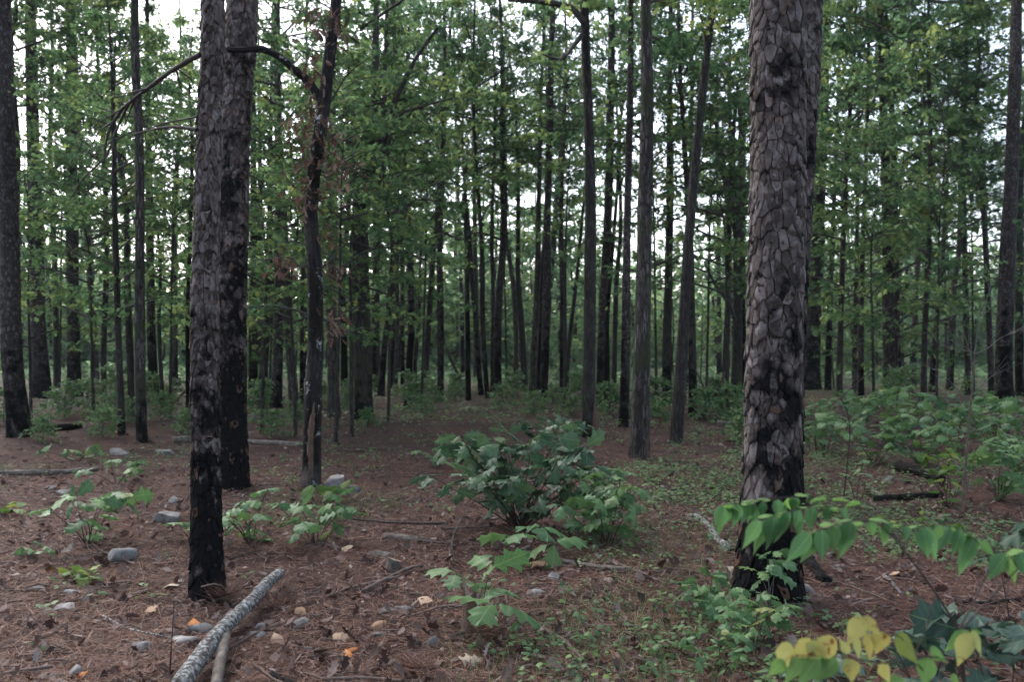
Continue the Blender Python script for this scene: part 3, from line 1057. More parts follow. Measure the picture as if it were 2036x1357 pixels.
def plated_pine(label, base, pts, w0, w1, height, pw, ph, zplates, chars, seed, crown_h, group=None, name="pine_tree", flare=.42, pieces=300):
    b = gpt(*base)
    D = b[1]
    rng = np.random.default_rng(seed)
    W = np.array([np.array([b[0], b[1], b[2] - .12]), b] + [at(x, y, D) for x, y in pts]) - b
    r0, r1 = w0 * .5 * D / F, w1 * .5 * D / F
    zt = W[-1, 2]
    R = r0 + (r1 - r0) * np.clip(W[:, 2], 0, None) / zt
    d = nrm(nrm(W[-1] - W[-2]) * .5 + [0, 0, .5])
    W = np.vstack([W, W[-1] + d * (height - zt) * .5, W[-1] + d * (height - zt)])
    R = np.append(R, [r1 * .75, r1 * .35])
    root = thing(name, label, "tree", b, group)
    me, PR = trunk_mesh("trunk", W, R - .007, M['pine_core'], 40, .06, flare, .012, seed, char_h=chars[-1][0])
    # char follows the table
    n = len(me.vertices)
    co = np.zeros(n * 3, np.float32)
    me.vertices.foreach_get("co", co)
    zz = co.reshape(-1, 3)[:, 2]
    cz, cv = zip(*chars)
    me.attributes["char"].data.foreach_set("value", np.interp(zz, cz, cv).astype(np.float32))
    trunk = obj("trunk", me, root)
    rm = (r0 + r1) / 2
    z_all = PR[:, 2]

    tgs = nrm(np.gradient(PR[:, :3], axis=0))

    def surf(u, v, h):
        """Points on the bark: u metres round the trunk, v metres up, h proud of the wood."""
        u, v, h = np.atleast_1d(u), np.atleast_1d(v), np.atleast_1d(h)
        th = u / rm
        p = np.column_stack([np.interp(v, z_all, PR[:, 0]), np.interp(v, z_all, PR[:, 1]), v])
        tg = np.column_stack([np.interp(v, z_all, tgs[:, k_]) for k_ in range(3)])
        r = np.interp(v, z_all, PR[:, 3])
        fl = 1 + flare * np.exp(-np.maximum(v, 0) / (r0 * 1.7)) * .75
        nn = np.column_stack([np.sin(th), np.cos(th), np.zeros(len(th))])
        nn = nrm(nn - tg * (nn * tg).sum(1, keepdims=True))
        return p + nn * (r * fl - .002 + h)[:, None], nn

    items = []
    gap = min(.0045, pw * .06)
    for (u, v), poly in voronoi_cells(PI2 * rm, zplates, rng, pw, ph):
        # ragged outline: one extra point on the long edges
        pts2 = []
        for a in range(len(poly)):
            A, B = poly[a], poly[(a + 1) % len(poly)]
            pts2.append(A)
            l = np.linalg.norm(B - A)
            if l > pw * .3:
                pts2.append((A + B) / 2)
        poly = np.array(pts2)
        g = poly + [u, v]                                            # one warp for all, so neighbours still interlock
        k1 = 1 / pw
        wu = np.sin(g[:, 1] * 2.3 * k1 + 1.7 * np.sin(g[:, 0] * 3.1 * k1)) + .8 * np.sin(g[:, 1] * 6.1 * k1 + g[:, 0] * 2.7 * k1 + 1) + .6 * np.sin(g[:, 0] * 9.7 * k1 - g[:, 1] * 8.3 * k1)
        wv = np.sin(g[:, 0] * 2.9 * k1 + 1.3 * np.sin(g[:, 1] * 1.9 * k1) + 2) + .8 * np.sin(g[:, 0] * 7.3 * k1 - g[:, 1] * 3.3 * k1) + .6 * np.sin(g[:, 1] * 10.3 * k1 + g[:, 0] * 6.1 * k1)
        poly = poly + np.column_stack([wu * pw * .065, wv * ph * .075])
        m = len(poly)
        sc = np.array([1 - gap * rng.uniform(.3, 2.2) / max(np.ptp(poly[:, 0]) / 2, .01), 1.0])
        sc = np.clip(sc, .6, 1)
        poly = poly * np.where(poly[:, 1:] < 0, [[1.0, 1.16]], [[1.0, 1.0]])        # lower rims overhang the plate below
        t = rng.choice([.002, .005, .009, .013]) * rng.uniform(.8, 1.2) * (pw / .08) ** .6
        low = rng.uniform(.1, 1.1)
        q = np.vstack([poly * sc, poly * sc * .985, poly * sc * .86, [[0, 0]]])
        hh = np.concatenate([np.full(m, -.007), np.full(m, t * .85), np.full(m, t), [t * 1.05]])
        up_ = np.arange(len(q)) >= m
        hh = hh + up_ * (-low * max(t, .005) * q[:, 1] / ph + .003 * (q[:, 1] < 0) + rng.normal(0, t * .12, len(q)))
        V3 = surf(u + q[:, 0], v + q[:, 1], hh)[0]
        T, Q = [], []
        for a in range(m):
            c_ = (a + 1) % m
            Q += [(a, c_, m + c_, m + a), (m + a, m + c_, 2 * m + c_, 2 * m + a)]
            T.append((2 * m + a, 2 * m + c_, 3 * m))
        ctr, nn = (w_[0] for w_ in surf(u, v, 0))
        ch = np.interp(V3[:, 2], cz, cv) + rng.normal(0, .07) + .10 * math.sin(u / rm + seed)
        ch = np.clip(ch, 0, 1)
        face = float(nn @ nrm(np.array([0, 0, EYE]) - (ctr + b)))
        area = np.ptp(poly[:, 0]) * np.ptp(poly[:, 1])
        items.append((area * face if face > -.1 else -1, V3, T, Q, ctr, ch, rng.random()))
        # a thin loose flake lying on some plates
        for _ in range(int(rng.integers(0, 3))):
            off = rng.normal(0, .2, 2) * [pw, ph]
            fl_ = poly * sc * rng.uniform(.3, .6) * rng.uniform(.75, 1.25, (m, 1)) + off
            q = np.vstack([fl_ * 1.03, fl_, [off]])
            F3 = surf(u + q[:, 0], v + q[:, 1], np.concatenate([np.full(m, t * 1.02 + .0006), t * 1.05 + .0024 - .5 * t * fl_[:, 1] / ph, [t + .003]]))[0]
            items.append((-2, F3, [(m + a, m + (a + 1) % m, 2 * m) for a in range(m)], [(a, (a + 1) % m, m + (a + 1) % m, m + a) for a in range(m)], ctr, np.clip(ch[:1] - .05, 0, 1), rng.random()))
    items.sort(key=lambda it: -it[0])
    rest = MB()
    for k, (size, V3, T, Q, ctr, ch, ti) in enumerate(items):
        if k < pieces and size > 0:
            mb = MB().add(V3 - ctr, T, Q, None, ti, ch)
            obj("bark_plate", mb.mesh("bark_plate", M['plate'], False), trunk, loc=ctr)
        else:
            rest.add(V3, T, Q, None, ti, ch if len(ch) == len(V3) else ch[0])
    o = obj("bark_plate_covering", rest.mesh("bark_plate_covering", M['plate'], False), trunk)
    o["kind"] = "stuff"
    put_crown(root, PR, 'pine', crown_h, 1.0, rng)
    return root, PR, b


def limb(root, b, pix, depths, r0, r1, mat='branch', seg=7, name="limb", step=.12, wob=.06, twigs=0, seed=0):
    """A limb through photograph pixels at given depths, parented to a tree whose base is b."""
    rng = np.random.default_rng(seed)
    P = np.array([at(x, y, d) for (x, y), d in zip(pix, depths)]) - b
    S = spline(P, step)
    mb = MB()
    V, T, Q, uv = tube(S, np.linspace(r0, r1, len(S)), seg, wob=wob, rng=rng)
    mb.add(V, T, Q, uv)
    for k in range(twigs):
        i = int(rng.uniform(.2, .98) * (len(S) - 2))
        d = nrm(nrm(S[i + 1] - S[i]) + rdir(1, rng, -.6, .3)[0] * .8)
        l = rng.uniform(.12, .45)
        V, T, Q, uv = tube(np.array([S[i], S[i] + d * l * .5 + rng.normal(0, .02, 3), S[i] + d * l + [0, 0, -.1 * l]]), [r1 * .9, r1 * .6, .0015], 4)
        mb.add(V, T, Q, uv)
    return obj(name, mb.mesh(name, M[mat]), root)


L1, L1PR, L1b = plated_pine("slim grey scaly pine with burnt black foot beside the lichen log", (413, 1192),
                            [(411, 1100), (409, 900), (407, 680), (410, 500), (415, 300), (421, 120), (424, 0)], 62, 46, 17, .036, .058, 4.6,
                            [(-.3, .95), (.5, .75), (1.1, .52), (1.6, .36), (2.1, .22), (3.0, .08), (5, 0)], 41, 9)
limb(L1, L1b, [(398, 108), (350, 135), (295, 175), (245, 215), (215, 265), (207, 320)], [5.6, 5.7, 5.9, 6.0, 6.1, 6.1], .017, .008, twigs=9, seed=4)
limb(L1, L1b, [(262, 195), (235, 250), (212, 310), (165, 355), (138, 400)], [5.98, 6.15, 6.2, 6.3, 6.3], .010, .004, twigs=8, seed=5)
limb(L1, L1b, [(392, 258), (345, 252), (300, 258), (262, 268)], [5.62, 5.8, 6.0, 6.2], .013, .004, twigs=6, seed=6)
limb(L1, L1b, [(392, 232), (350, 240), (310, 250), (280, 270)], [5.62, 5.9, 6.2, 6.4], .008, .003, twigs=5, seed=7)
L2, L2PR, L2b = plated_pine("thick scaly pine with tall black scorch close behind the slim pine", (463, 972),
                            [(463, 900), (461, 680), (463, 500), (466, 300), (474, 120), (482, 0)], 55, 62, 20, .05, .074, 6.6,
                            [(-.3, .95), (1.0, .72), (2.2, .52), (3.2, .38), (4.2, .22), (5.5, .10), (8, .02)], 42, 12)
R1, R1PR, R1b = plated_pine("massive scaly pine with charred black foot beside the compound leaf shrub", (1527, 1188),
                            [(1528, 1100), (1534, 950), (1540, 680), (1545, 450), (1548, 200), (1546, 0)], 112, 108, 19, .052, .082, 4.6,
                            [(-.3, 1.0), (.4, .8), (.75, .50), (1.1, .36), (1.6, .28), (2.3, .20), (3.2, .12), (5, .05)], 43, 10)
R2, R2PR, R2b = plated_pine("tall scaly pine half hidden behind the massive pine", (1560, 1005),
                            [(1564, 900), (1570, 680), (1582, 450), (1596, 200), (1604, 0)], 62, 60, 20, .055, .08, 6.0,
                            [(-.3, 1.0), (.9, .8), (1.6, .5), (2.6, .34), (4.0, .2), (6, .06)], 44, 12, pieces=110)

# ================================================================== TREES ONE CAN TELL APART
O, PN, SP = 'oak', 'pine', 'sapling'
TREES = [
    # label, base, pts, w0, w1, kind, height, char, crowns
    ("stout pine with rough checkered bark at the photo's left edge", (40, 868), [(30, 780), (23, 680), (17, 400), (12, 200), (8, 0)], 42, 26, PN, 19, 1.5, [('pine', 12, 1.1)]),
    ("pale mottled pine standing just behind the left-edge pine", (84, 792), [(77, 680), (69, 400), (63, 150), (60, 0)], 32, 20, PN, 21, .9, [('pine', 13, 1.2)]),
    ("straight dark-footed pine behind the low shrubs, third pine from the left", (149, 788), [(146, 680), (143, 400), (142, 100), (142, 0)], 25, 20, PN, 21, 1.4, [('pine', 14, 1.2)]),
    ("slender leafy oak with low leaf sprays left of the smooth grey pine", (242, 866), [(240, 800), (234, 620), (228, 420), (226, 250)], 14, 9, O, 8.5, .2, [(SP, 1.9, 1.0), ('oak', 3.6, .55)]),
    ("slim smooth grey pine standing alone on the needle floor", (283, 880), [(278, 740), (278, 600), (277, 300), (268, 50)], 21, 15, 'grey', 15, .3, [('pine', 9, 1.0)]),
    ("dark thin trunk hidden behind the smooth grey pine", (264, 826), [(258, 700), (253, 560), (250, 400)], 15, 11, O, 9, 1.2, [('oak', 3.8, .75)]),
    ("thick dark trunk between the smooth grey pine and slim scaly pine", (308, 797), [(302, 700), (299, 560), (297, 380)], 19, 14, PN, 15, 1.3, [('oak', 6, .8)]),
    ("thin crooked trunk touching a leaning dead pole", (324, 812), [(320, 740), (316, 640), (318, 500)], 9, 6, O, 8, .4, [(SP, 3.2, 1.1)]),
    ("pale grey distant trunk rising above the leaning dead pole", (347, 768), [(347, 600), (348, 400)], 13, 11, 'grey', 16, .6, [('far', 6, .8)]),
    ("thin black trunk close to the slim scaly pine", (375, 815), [(373, 640), (378, 470), (382, 300)], 10, 7, O, 10, 2.5, [('oak', 4, .7)]),
    ("broad grey trunk just past the thick scorched pine", (503, 785), [(503, 640), (505, 450)], 18, 15, O, 14, .8, [('oak', 6.5, .8)]),
    ("dark trunk leaning toward the grey trunk behind scorched pine", (521, 790), [(527, 690), (533, 600), (536, 480)], 18, 13, O, 13, .9, [('oak', 5, .9)]),
    ("straight brown trunk left of the pale slanted trunk", (549, 812), [(553, 680), (557, 500), (556, 390)], 22, 18, PN, 16, .8, [('oak', 6, .8)]),
    ("pale flaking slanted trunk with mossy foot left of the burnt oak", (586, 828), [(580, 740), (573, 640), (568, 500)], 20, 13, 'grey', 12, 0, [('oak', 5, .8)]),
    ("thin black pole left of the burnt oak", (600, 806), [(600, 700), (601, 560)], 9, 7, O, 9, 2.5, [(SP, 4.2, 1.0)]),
    ("pale grey hardwood just right of the burnt oak", (665, 832), [(662, 740), (659, 600), (662, 420)], 24, 16, 'grey', 13, 0, [('oak', 5, .85)]),
    ("black trunk behind the pale hardwood beside the burnt oak", (685, 780), [(684, 680), (683, 560)], 14, 11, O, 14, 3.5, [('oak', 6, .9)]),
    ("thin grey trunk between black trunk and forked big oak", (702, 772), [(700, 640), (701, 500)], 10, 8, 'grey', 13, 0, [('oak', 6, .8)]),
    ("big forked oak with spreading dark limbs in open clearing edge", (725, 836), [(722, 760), (718, 600), (716, 480), (718, 390)], 36, 32, 'oak', 6.6, .5, [(SP, 2.0, 1.25), ('oak', 4.2, 1.0)]),
    ("dark trunk hugging the right side of the forked big oak", (747, 770), [(746, 650), (748, 500), (745, 350)], 16, 12, O, 15, 1.8, [('oak', 6, 1.0)]),
    ("black trunk leaning right, first past the forked big oak", (757, 788), [(763, 700), (770, 640), (780, 520)], 14, 10, O, 13, 2.0, [('oak', 6, .9)]),
    ("thin leaning trunk between two black poles at the clearing", (774, 772), [(781, 690), (785, 600)], 9, 7, O, 12, 1.5, [('oak', 6, .8)]),
    ("narrow straight grey pole at the left of the clearing", (787, 782), [(789, 680), (790, 520)], 8, 7, PN, 15, 0, [('far', 7, .7)]),
    ("black straight pole left of the burnt-foot leaning pine", (801, 772), [(800, 650), (800, 480)], 9, 8, PN, 16, 3.0, [('far', 7, .7)]),
    ("burnt-foot pine tilting slightly right at the clearing", (810, 810), [(814, 720), (818, 640), (814, 500), (808, 380)], 15, 12, PN, 18, 1.9, [('far', 9, .7)]),
    ("slim dark trunk tilting right behind the burnt-foot pine", (823, 765), [(828, 690), (833, 620)], 9, 7, O, 12, 1.6, [('oak', 6, .8)]),
    ("straight black pole alone in the middle of the clearing", (876, 792), [(876, 680), (875, 560), (875, 460)], 14, 12, PN, 16, 2.6, [('far', 8, .6)]),
    ("black forked trunk with a crooked side limb at clearing centre", (931, 797), [(930, 700), (929, 600), (928, 500), (926, 430)], 11, 9, O, 7.5, 2.6, [('oak', 5.0, .8)]),
    ("curved black trunk bowing left at the clearing centre", (957, 786), [(951, 720), (946, 640), (938, 560), (934, 480)], 11, 8, O, 11, 2.0, [('oak', 6, .8)]),
    ("slim trunk leaning left into the centre cluster", (969, 792), [(964, 720), (959, 620), (958, 500)], 11, 9, O, 14, 1.6, [('oak', 7, .8)]),
    ("thin black pole inside the centre cluster of trunks", (979, 780), [(980, 680), (980, 560), (978, 450)], 9, 8, PN, 16, 2.5, [('far', 8, .6)]),
    ("thick dark trunk of the centre cluster, leaning right as it rises", (990, 782), [(989, 700), (992, 600), (999, 510), (1002, 420), (1000, 320)], 17, 13, PN, 17, 1.5, [('far', 9, .7)]),
    ("pale crooked trunk curving left above the centre cluster", (1026, 770), [(1026, 680), (1022, 580), (1012, 510), (1005, 450)], 11, 9, 'grey', 13, .4, [('oak', 7, .8)]),
    ("brown trunk right of the centre cluster gap", (1042, 778), [(1040, 700), (1035, 620), (1030, 540)], 14, 10, O, 14, 0, [('oak', 7, .8)]),
    ("pale grey trunk leaning right at the centre", (1059, 786), [(1061, 700), (1066, 620), (1070, 500)], 14, 11, 'grey', 14, 0, [('oak', 7, .8)]),
    ("thin black trunk tucked behind the tall centre-right pine", (1069, 784), [(1073, 690), (1077, 560)], 9, 7, O, 13, 2.5, [('oak', 7, .7)]),
    ("tall dark pine behind the oak shrub, tilting gently right", (1080, 797), [(1084, 700), (1087, 560), (1089, 400), (1094, 220), (1097, 80)], 17, 12, PN, 20, 2.2, [('farpine', 12, .8)]),
    ("slim straight trunk with black foot past the tall centre pine", (1117, 784), [(1117, 680), (1117, 540), (1116, 420)], 9, 8, PN, 17, 1.8, [('far', 8, .6)]),
    ("thin trunk slanting right beside the black-foot slim trunk", (1126, 784), [(1132, 680), (1146, 560), (1156, 450)], 9, 6, O, 11, .5, [('oak', 6, .7)]),
    ("tall oak with tan split scar at its foot behind the oak shrub", (1171, 872), [(1171, 760), (1172, 680), (1174, 400), (1169, 200), (1162, 0)], 27, 17, O, 15, .3, [('oak', 7.2, 1.0)]),
    ("pine tilting right just behind the scarred tall oak", (1194, 808), [(1197, 700), (1201, 600), (1210, 400), (1214, 200), (1216, 60)], 20, 14, PN, 20, 1.2, [('farpine', 12, .9)]),
    ("thin black trunk between the scarred oak and charred-foot pine", (1207, 812), [(1207, 700), (1209, 600)], 12, 9, O, 11, 3.0, [('oak', 6, .8)]),
    ("slender brown trunk bending right behind the charred-foot pine", (1221, 800), [(1222, 700), (1226, 560), (1234, 450)], 11, 8, O, 11, .3, [('oak', 6, .8)]),
    ("straight pine with coal black foot left of the pale scaly hardwood", (1240, 850), [(1243, 740), (1245, 600), (1248, 400), (1253, 200), (1255, 0)], 19, 11, PN, 18, 1.5, [('pine', 11, .9)]),
    ("pale scaly hardwood with hollow foot, largest trunk in the middle", (1272, 912), [(1274, 800), (1277, 680), (1281, 500), (1282, 400), (1287, 200), (1284, 0)], 37, 21, 'grey', 14, 0, [('oak', 5.6, .9)]),
    ("dark trunk between the pale scaly hardwood and slanting oak", (1326, 806), [(1326, 700), (1329, 560), (1332, 400)], 19, 15, O, 15, .6, [('oak', 6, 1.0)]),
    ("oak slanting right all the way up, right of the pale hardwood", (1345, 882), [(1350, 800), (1358, 680), (1368, 500), (1385, 300), (1405, 110), (1416, 0)], 25, 13, O, 13, 0, [('oak', 6.4, .85)]),
    ("black-footed trunk behind the slanting oak", (1377, 828), [(1377, 700), (1374, 560), (1371, 450)], 16, 12, O, 13, 1.4, [('oak', 5, .9)]),
    ("dark trunk beside the forked oak left of the massive pine", (1441, 800), [(1444, 690), (1448, 560)], 14, 10, O, 12, .8, [('oak', 5.5, .9)]),
    ("forked oak with V limbs left of the massive pine", (1463, 806), [(1466, 680), (1467, 560), (1465, 450)], 22, 17, O, 9, .3, [('oak', 5.0, 1.1), (SP, 4, 1.2)]),
    ("black trunk touching the massive pine's left outline", (1479, 775), [(1478, 680), (1477, 560)], 12, 10, O, 13, 2.5, [('oak', 6, .9)]),
    ("wide dark pine just right of the massive pine", (1611, 775), [(1615, 680), (1622, 520), (1630, 300), (1638, 0)], 32, 26, PN, 22, 1.9, [('farpine', 13, 1.0)]),
    ("slim dark trunk right of the wide dark pine", (1646, 776), [(1648, 680), (1652, 560)], 13, 10, PN, 17, 2.0, [('far', 7, .8)]),
    ("black narrow pole in the gap before the paired pines", (1699, 777), [(1700, 680), (1703, 560)], 11, 9, PN, 17, 2.6, [('far', 7, .8)]),
    ("grey pole next to the black narrow pole before paired pines", (1712, 790), [(1712, 680), (1714, 540)], 12, 10, PN, 18, .8, [('far', 8, .8)]),
    ("tall pale pine of the pair, thinning toward the top", (1770, 792), [(1768, 680), (1765, 500), (1761, 350), (1756, 200), (1749, 0)], 26, 12, PN, 20, .7, [('farpine', 13, .9)]),
    ("dark crooked oak pressed against the tall pale pine", (1786, 786), [(1783, 680), (1780, 500), (1778, 330), (1772, 200)], 15, 10, O, 15, 1.2, [('oak', 7, 1.0)]),
    ("black pole with wide crown right of the paired pines", (1815, 768), [(1818, 660), (1824, 520)], 13, 10, PN, 17, 2.2, [('far', 7, .8)]),
    ("dark trunk leaning right behind the bare twiggy sapling's left twigs", (1852, 780), [(1858, 690), (1868, 580), (1876, 480)], 12, 9, O, 13, 1.6, [('oak', 6, .9)]),
    ("straight dark trunk left of the bare twiggy sapling", (1888, 776), [(1892, 680), (1898, 560), (1908, 470)], 14, 10, PN, 17, 1.5, [('far', 7, .8)]),
    ("slim pine with layered needle boughs near the right edge", (1972, 800), [(1968, 680), (1960, 500), (1950, 330), (1943, 170)], 13, 7, PN, 11, .5, [('pine', 3.6, .85), ('pine', 6, .7)]),
    ("heavy dark-footed pine at the photo's right side", (1996, 812), [(1997, 680), (2004, 500), (2011, 350), (2018, 150), (2022, 0)], 34, 20, PN, 20, 1.6, [('pine', 11, 1.1)]),
    ("tall leafy oak filling the gap behind the left-edge pine", (22, 800), [(24, 680), (30, 500), (36, 300)], 12, 9, O, 14, 0, [('oak', 4.5, 1.2), ('oak', 8, 1.0)]),
    ("tall leafy oak right behind the pale mottled pine", (112, 786), [(112, 680), (108, 500), (100, 300)], 12, 9, O, 15, 0, [('oak', 5, 1.25), ('oak', 9, 1.0)]),
    ("tall leafy oak behind the slender leafy oak", (206, 800), [(206, 680), (212, 500), (206, 300)], 12, 9, O, 14, 0, [('oak', 4, 1.2), ('oak', 8, 1.0)]),
    ("leaning leafy oak above the clearing's left side", (846, 776), [(850, 680), (862, 500), (880, 300)], 12, 9, O, 17, 0, [('oak', 7, 1.3), ('oak', 10, 1.1)]),
    ("tall leafy oak over the gap right of the wide dark pine", (1668, 790), [(1670, 680), (1676, 500), (1684, 300)], 12, 9, O, 16, 0, [('oak', 5, 1.25), ('oak', 9, 1.1)]),
    ("tall leafy oak over the thicket, right of paired pines", (1836, 800), [(1838, 680), (1846, 500), (1850, 300)], 12, 9, O, 15, 0, [('oak', 4, 1.25), ('oak', 8, 1.1)]),
    ("tall leafy oak left of the heavy right pine", (1926, 786), [(1922, 680), (1918, 500), (1916, 300)], 12, 9, O, 16, 0, [('oak', 5, 1.25), ('oak', 9, 1.1)]),
    ("dark trunk cut by the photo's right edge", (2028, 790), [(2026, 680), (2028, 480), (2032, 300)], 16, 12, O, 14, 2.0, [('oak', 6, 1.0)]),
]
BUILT = {}
for i, (label, base, pts, w0, w1, kind, height, ch, crowns) in enumerate(TREES):
    near = base[1] > 820
    r_ = build_tree(label, base, pts, w0, w1, kind, height, ch, crowns, seed=i + 1, seg=24 if near else 12, step=.1 if near else .3)
    BUILT[base] = r_

# limbs of particular trees
t, PRt, bt = BUILT[(725, 836)]
d0 = bt[1]
for k, (pix, dd, ra, rb) in enumerate([
        ([(718, 400), (728, 330), (742, 230), (746, 120), (748, 0)], (0, 0, .2, .3, .4), .11, .06),
        ([(722, 390), (755, 310), (785, 205), (825, 120), (870, 55)], (0, -.2, -.5, -.8, -1.2), .085, .03),
        ([(735, 350), (760, 250), (766, 120), (770, 0)], (0, .6, .9, 1.2), .07, .04),
        ([(722, 420), (760, 345), (785, 240), (830, 215), (900, 195)], (0, -.5, -1, -1.2, -1.6), .06, .015),
        ([(716, 420), (700, 330), (690, 240), (694, 120)], (0, .4, .8, 1.1), .06, .025)]):
    limb(t, bt, pix, [d0 + q for q in dd], ra, rb, 'branch', 9, step=.3, twigs=8, seed=60 + k)
t, PRt, bt = BUILT[(931, 797)]
limb(t, bt, [(929, 488), (905, 474), (872, 458), (838, 446)], [bt[1]] * 4, .06, .02, step=.3, twigs=6, seed=71)
limb(t, bt, [(926, 440), (918, 410), (930, 360), (928, 300)], [bt[1]] * 4, .06, .03, step=.3, twigs=4, seed=72)
limb(t, bt, [(929, 470), (955, 440), (985, 380)], [bt[1]] * 3, .04, .015, step=.3, twigs=4, seed=73)
t, PRt, bt = BUILT[(1171, 872)]
limb(t, bt, [(1162, 45), (1135, 15), (1085, 4), (1010, 0)], [bt[1], bt[1], bt[1] - .2, bt[1] - .4], .07, .03, step=.2, twigs=6, seed=74)
limb(t, bt, [(1158, 68), (1140, 92), (1116, 118), (1080, 108)], [bt[1], bt[1] - .1, bt[1] - .3, bt[1] - .5], .05, .015, step=.2, twigs=5, seed=75)
t, PRt, bt = BUILT[(1463, 806)]
limb(t, bt, [(1465, 455), (1448, 380), (1432, 310), (1424, 240)], [bt[1]] * 4, .13, .06, step=.3, twigs=5, seed=76)
limb(t, bt, [(1466, 455), (1472, 360), (1474, 280), (1470, 180)], [bt[1]] * 4, .13, .06, step=.3, twigs=5, seed=77)
limb(t, bt, [(1463, 640), (1448, 600), (1424, 570), (1400, 520)], [bt[1] - .1, bt[1] - .3, bt[1] - .5, bt[1] - .8], .06, .02, step=.3, twigs=6, seed=78)
t, PRt, bt = BUILT[(990, 782)]
limb(t, bt, [(1000, 480), (960, 464), (900, 470)], [bt[1]] * 3, .05, .015, step=.3, twigs=5, seed=79)
limb(t, bt, [(1000, 400), (975, 385), (935, 378), (915, 380)], [bt[1]] * 4, .05, .015, step=.3, twigs=5, seed=80)

# ================================================================== BURNT OAK with dead leaf clusters
bo, boPR, bob = build_tree("fire-blackened crooked oak with lichen patches and dead brown leaf clusters", (620, 975),
                           [(620, 920), (622, 800), (627, 680), (626, 540), (618, 440), (622, 370), (634, 280), (646, 190), (656, 100), (668, 0)],
                           37, 21, 'burnt', 9.5, 0, [('oak', 5.9, .75)], seed=91, seg=32, step=.06, flare=.25)
bd = bob[1]
limb(bo, bob, [(640, 205), (620, 170), (585, 138), (555, 112), (520, 98), (480, 99), (452, 98)], [bd, bd - .05, bd - .15, bd - .25, bd - .35, bd - .42, bd - .45], .048, .034, 'burnt_bark', 9, seed=92)
limb(bo, bob, [(628, 528), (600, 532), (585, 522)], [bd - .05, bd - .1, bd - .2], .02, .008, 'branch', 6, twigs=4, seed=93)
limb(bo, bob, [(632, 538), (650, 525), (668, 505)], [bd, bd, bd], .016, .006, 'branch', 6, twigs=4, seed=94)
limb(bo, bob, [(645, 225), (690, 150), (740, 110)], [bd, bd - .2, bd - .4], .012, .004, 'branch', 5, twigs=5, seed=95)
limb(bo, bob, [(652, 130), (645, 60), (622, 12)], [bd, bd - .1, bd - .2], .010, .004, 'branch', 5, twigs=3, seed=96)
# exposed wood in the split at the foot
sc = np.array([at(625, 800, bd - .10), at(619, 850, bd - .115), at(617, 900, bd - .13), at(620, 950, bd - .15)]) - bob
V, T, Q, uv = tube(spline(sc, .04), np.interp(np.linspace(0, 1, len(spline(sc, .04))), [0, .3, .7, 1], [.008, .03, .034, .012]), 8, wob=.18, rng=np.random.default_rng(8))
obj("exposed_wood", MB().add(V, T, Q, uv).mesh("exposed_wood", M['wood']), bo)


def dead_cluster(root, b, px, py, depth, n, rad, seed):
    rng = np.random.default_rng(seed)
    c = at(px, py, depth) - b
    pos = c + rng.normal(0, 1, (n, 3)) * np.array([rad, rad, rad * 1.1])
    ax = nrm(np.array([0, 0, -1.0]) + rng.normal(0, .45, (n, 3)))
    V, T, uv, ti = scatter(oak_tpl[3], pos, ax, rdir(n, rng), rng.uniform(.07, .13, n), rng.random(n), rng.uniform(.5, .9, n))
    mb = MB().add(V, T, None, uv, ti)
    for k in range(5):
        i = int(rng.integers(n))
        V, T, Q, uv = tube(np.array([c * [1, 1, 1] + [0, 0, rad], (c + pos[i]) / 2 + [0, 0, .02], pos[i]]), [.004, .003, .002], 4)
        mb.add(V, T, Q, uv, .2)
    tag(obj("dead_leaf_cluster", mb.mesh("dead_leaf_cluster", M['dead_cluster'], False), root), kind="stuff")


for k, (x, y, n, r) in enumerate([(640, 40, 26, .11), (652, 60, 22, .1), (625, 130, 26, .12), (672, 50, 18, .1), (612, 205, 16, .08), (640, 245, 34, .13), (610, 235, 24, .11), (598, 265, 18, .1), (645, 300, 16, .08),
                                  (612, 310, 14, .1), (605, 350, 24, .11), (600, 375, 18, .09), (670, 330, 22, .12), (690, 345, 20, .11), (655, 290, 14, .1), (610, 390, 14, .08), (555, 527, 20, .07), (575, 522, 14, .06),
                                  (665, 545, 24, .08), (672, 620, 16, .08), (655, 655, 14, .07), (650, 455, 14, .08), (610, 420, 12, .07)]):
    dead_cluster(bo, bob, x, y, bd - .12 + .25 * math.sin(k * 2.1), n, r, 900 + k)

# tan split scars and hollow feet
for base, px, label in (((1171, 872), [(1183, 800), (1184, 840), (1186, 872)], None), ((1272, 912), [(1284, 850), (1283, 885), (1284, 908)], None)):
    root, PRx, bx = BUILT[base]
    rr = 13 * .5 * bx[1] / F
    P = np.array([at(x, y, bx[1] - .09) for x, y in px]) - bx
    V, T, Q, uv = tube(spline(P, .05), np.interp(np.linspace(0, 1, len(spline(P, .05))), [0, .4, 1], [.01, rr, rr * 1.1]), 8, wob=.15, rng=np.random.default_rng(9))
    obj("exposed_wood", MB().add(V, T, Q, uv).mesh("exposed_wood", M['wood']), root)

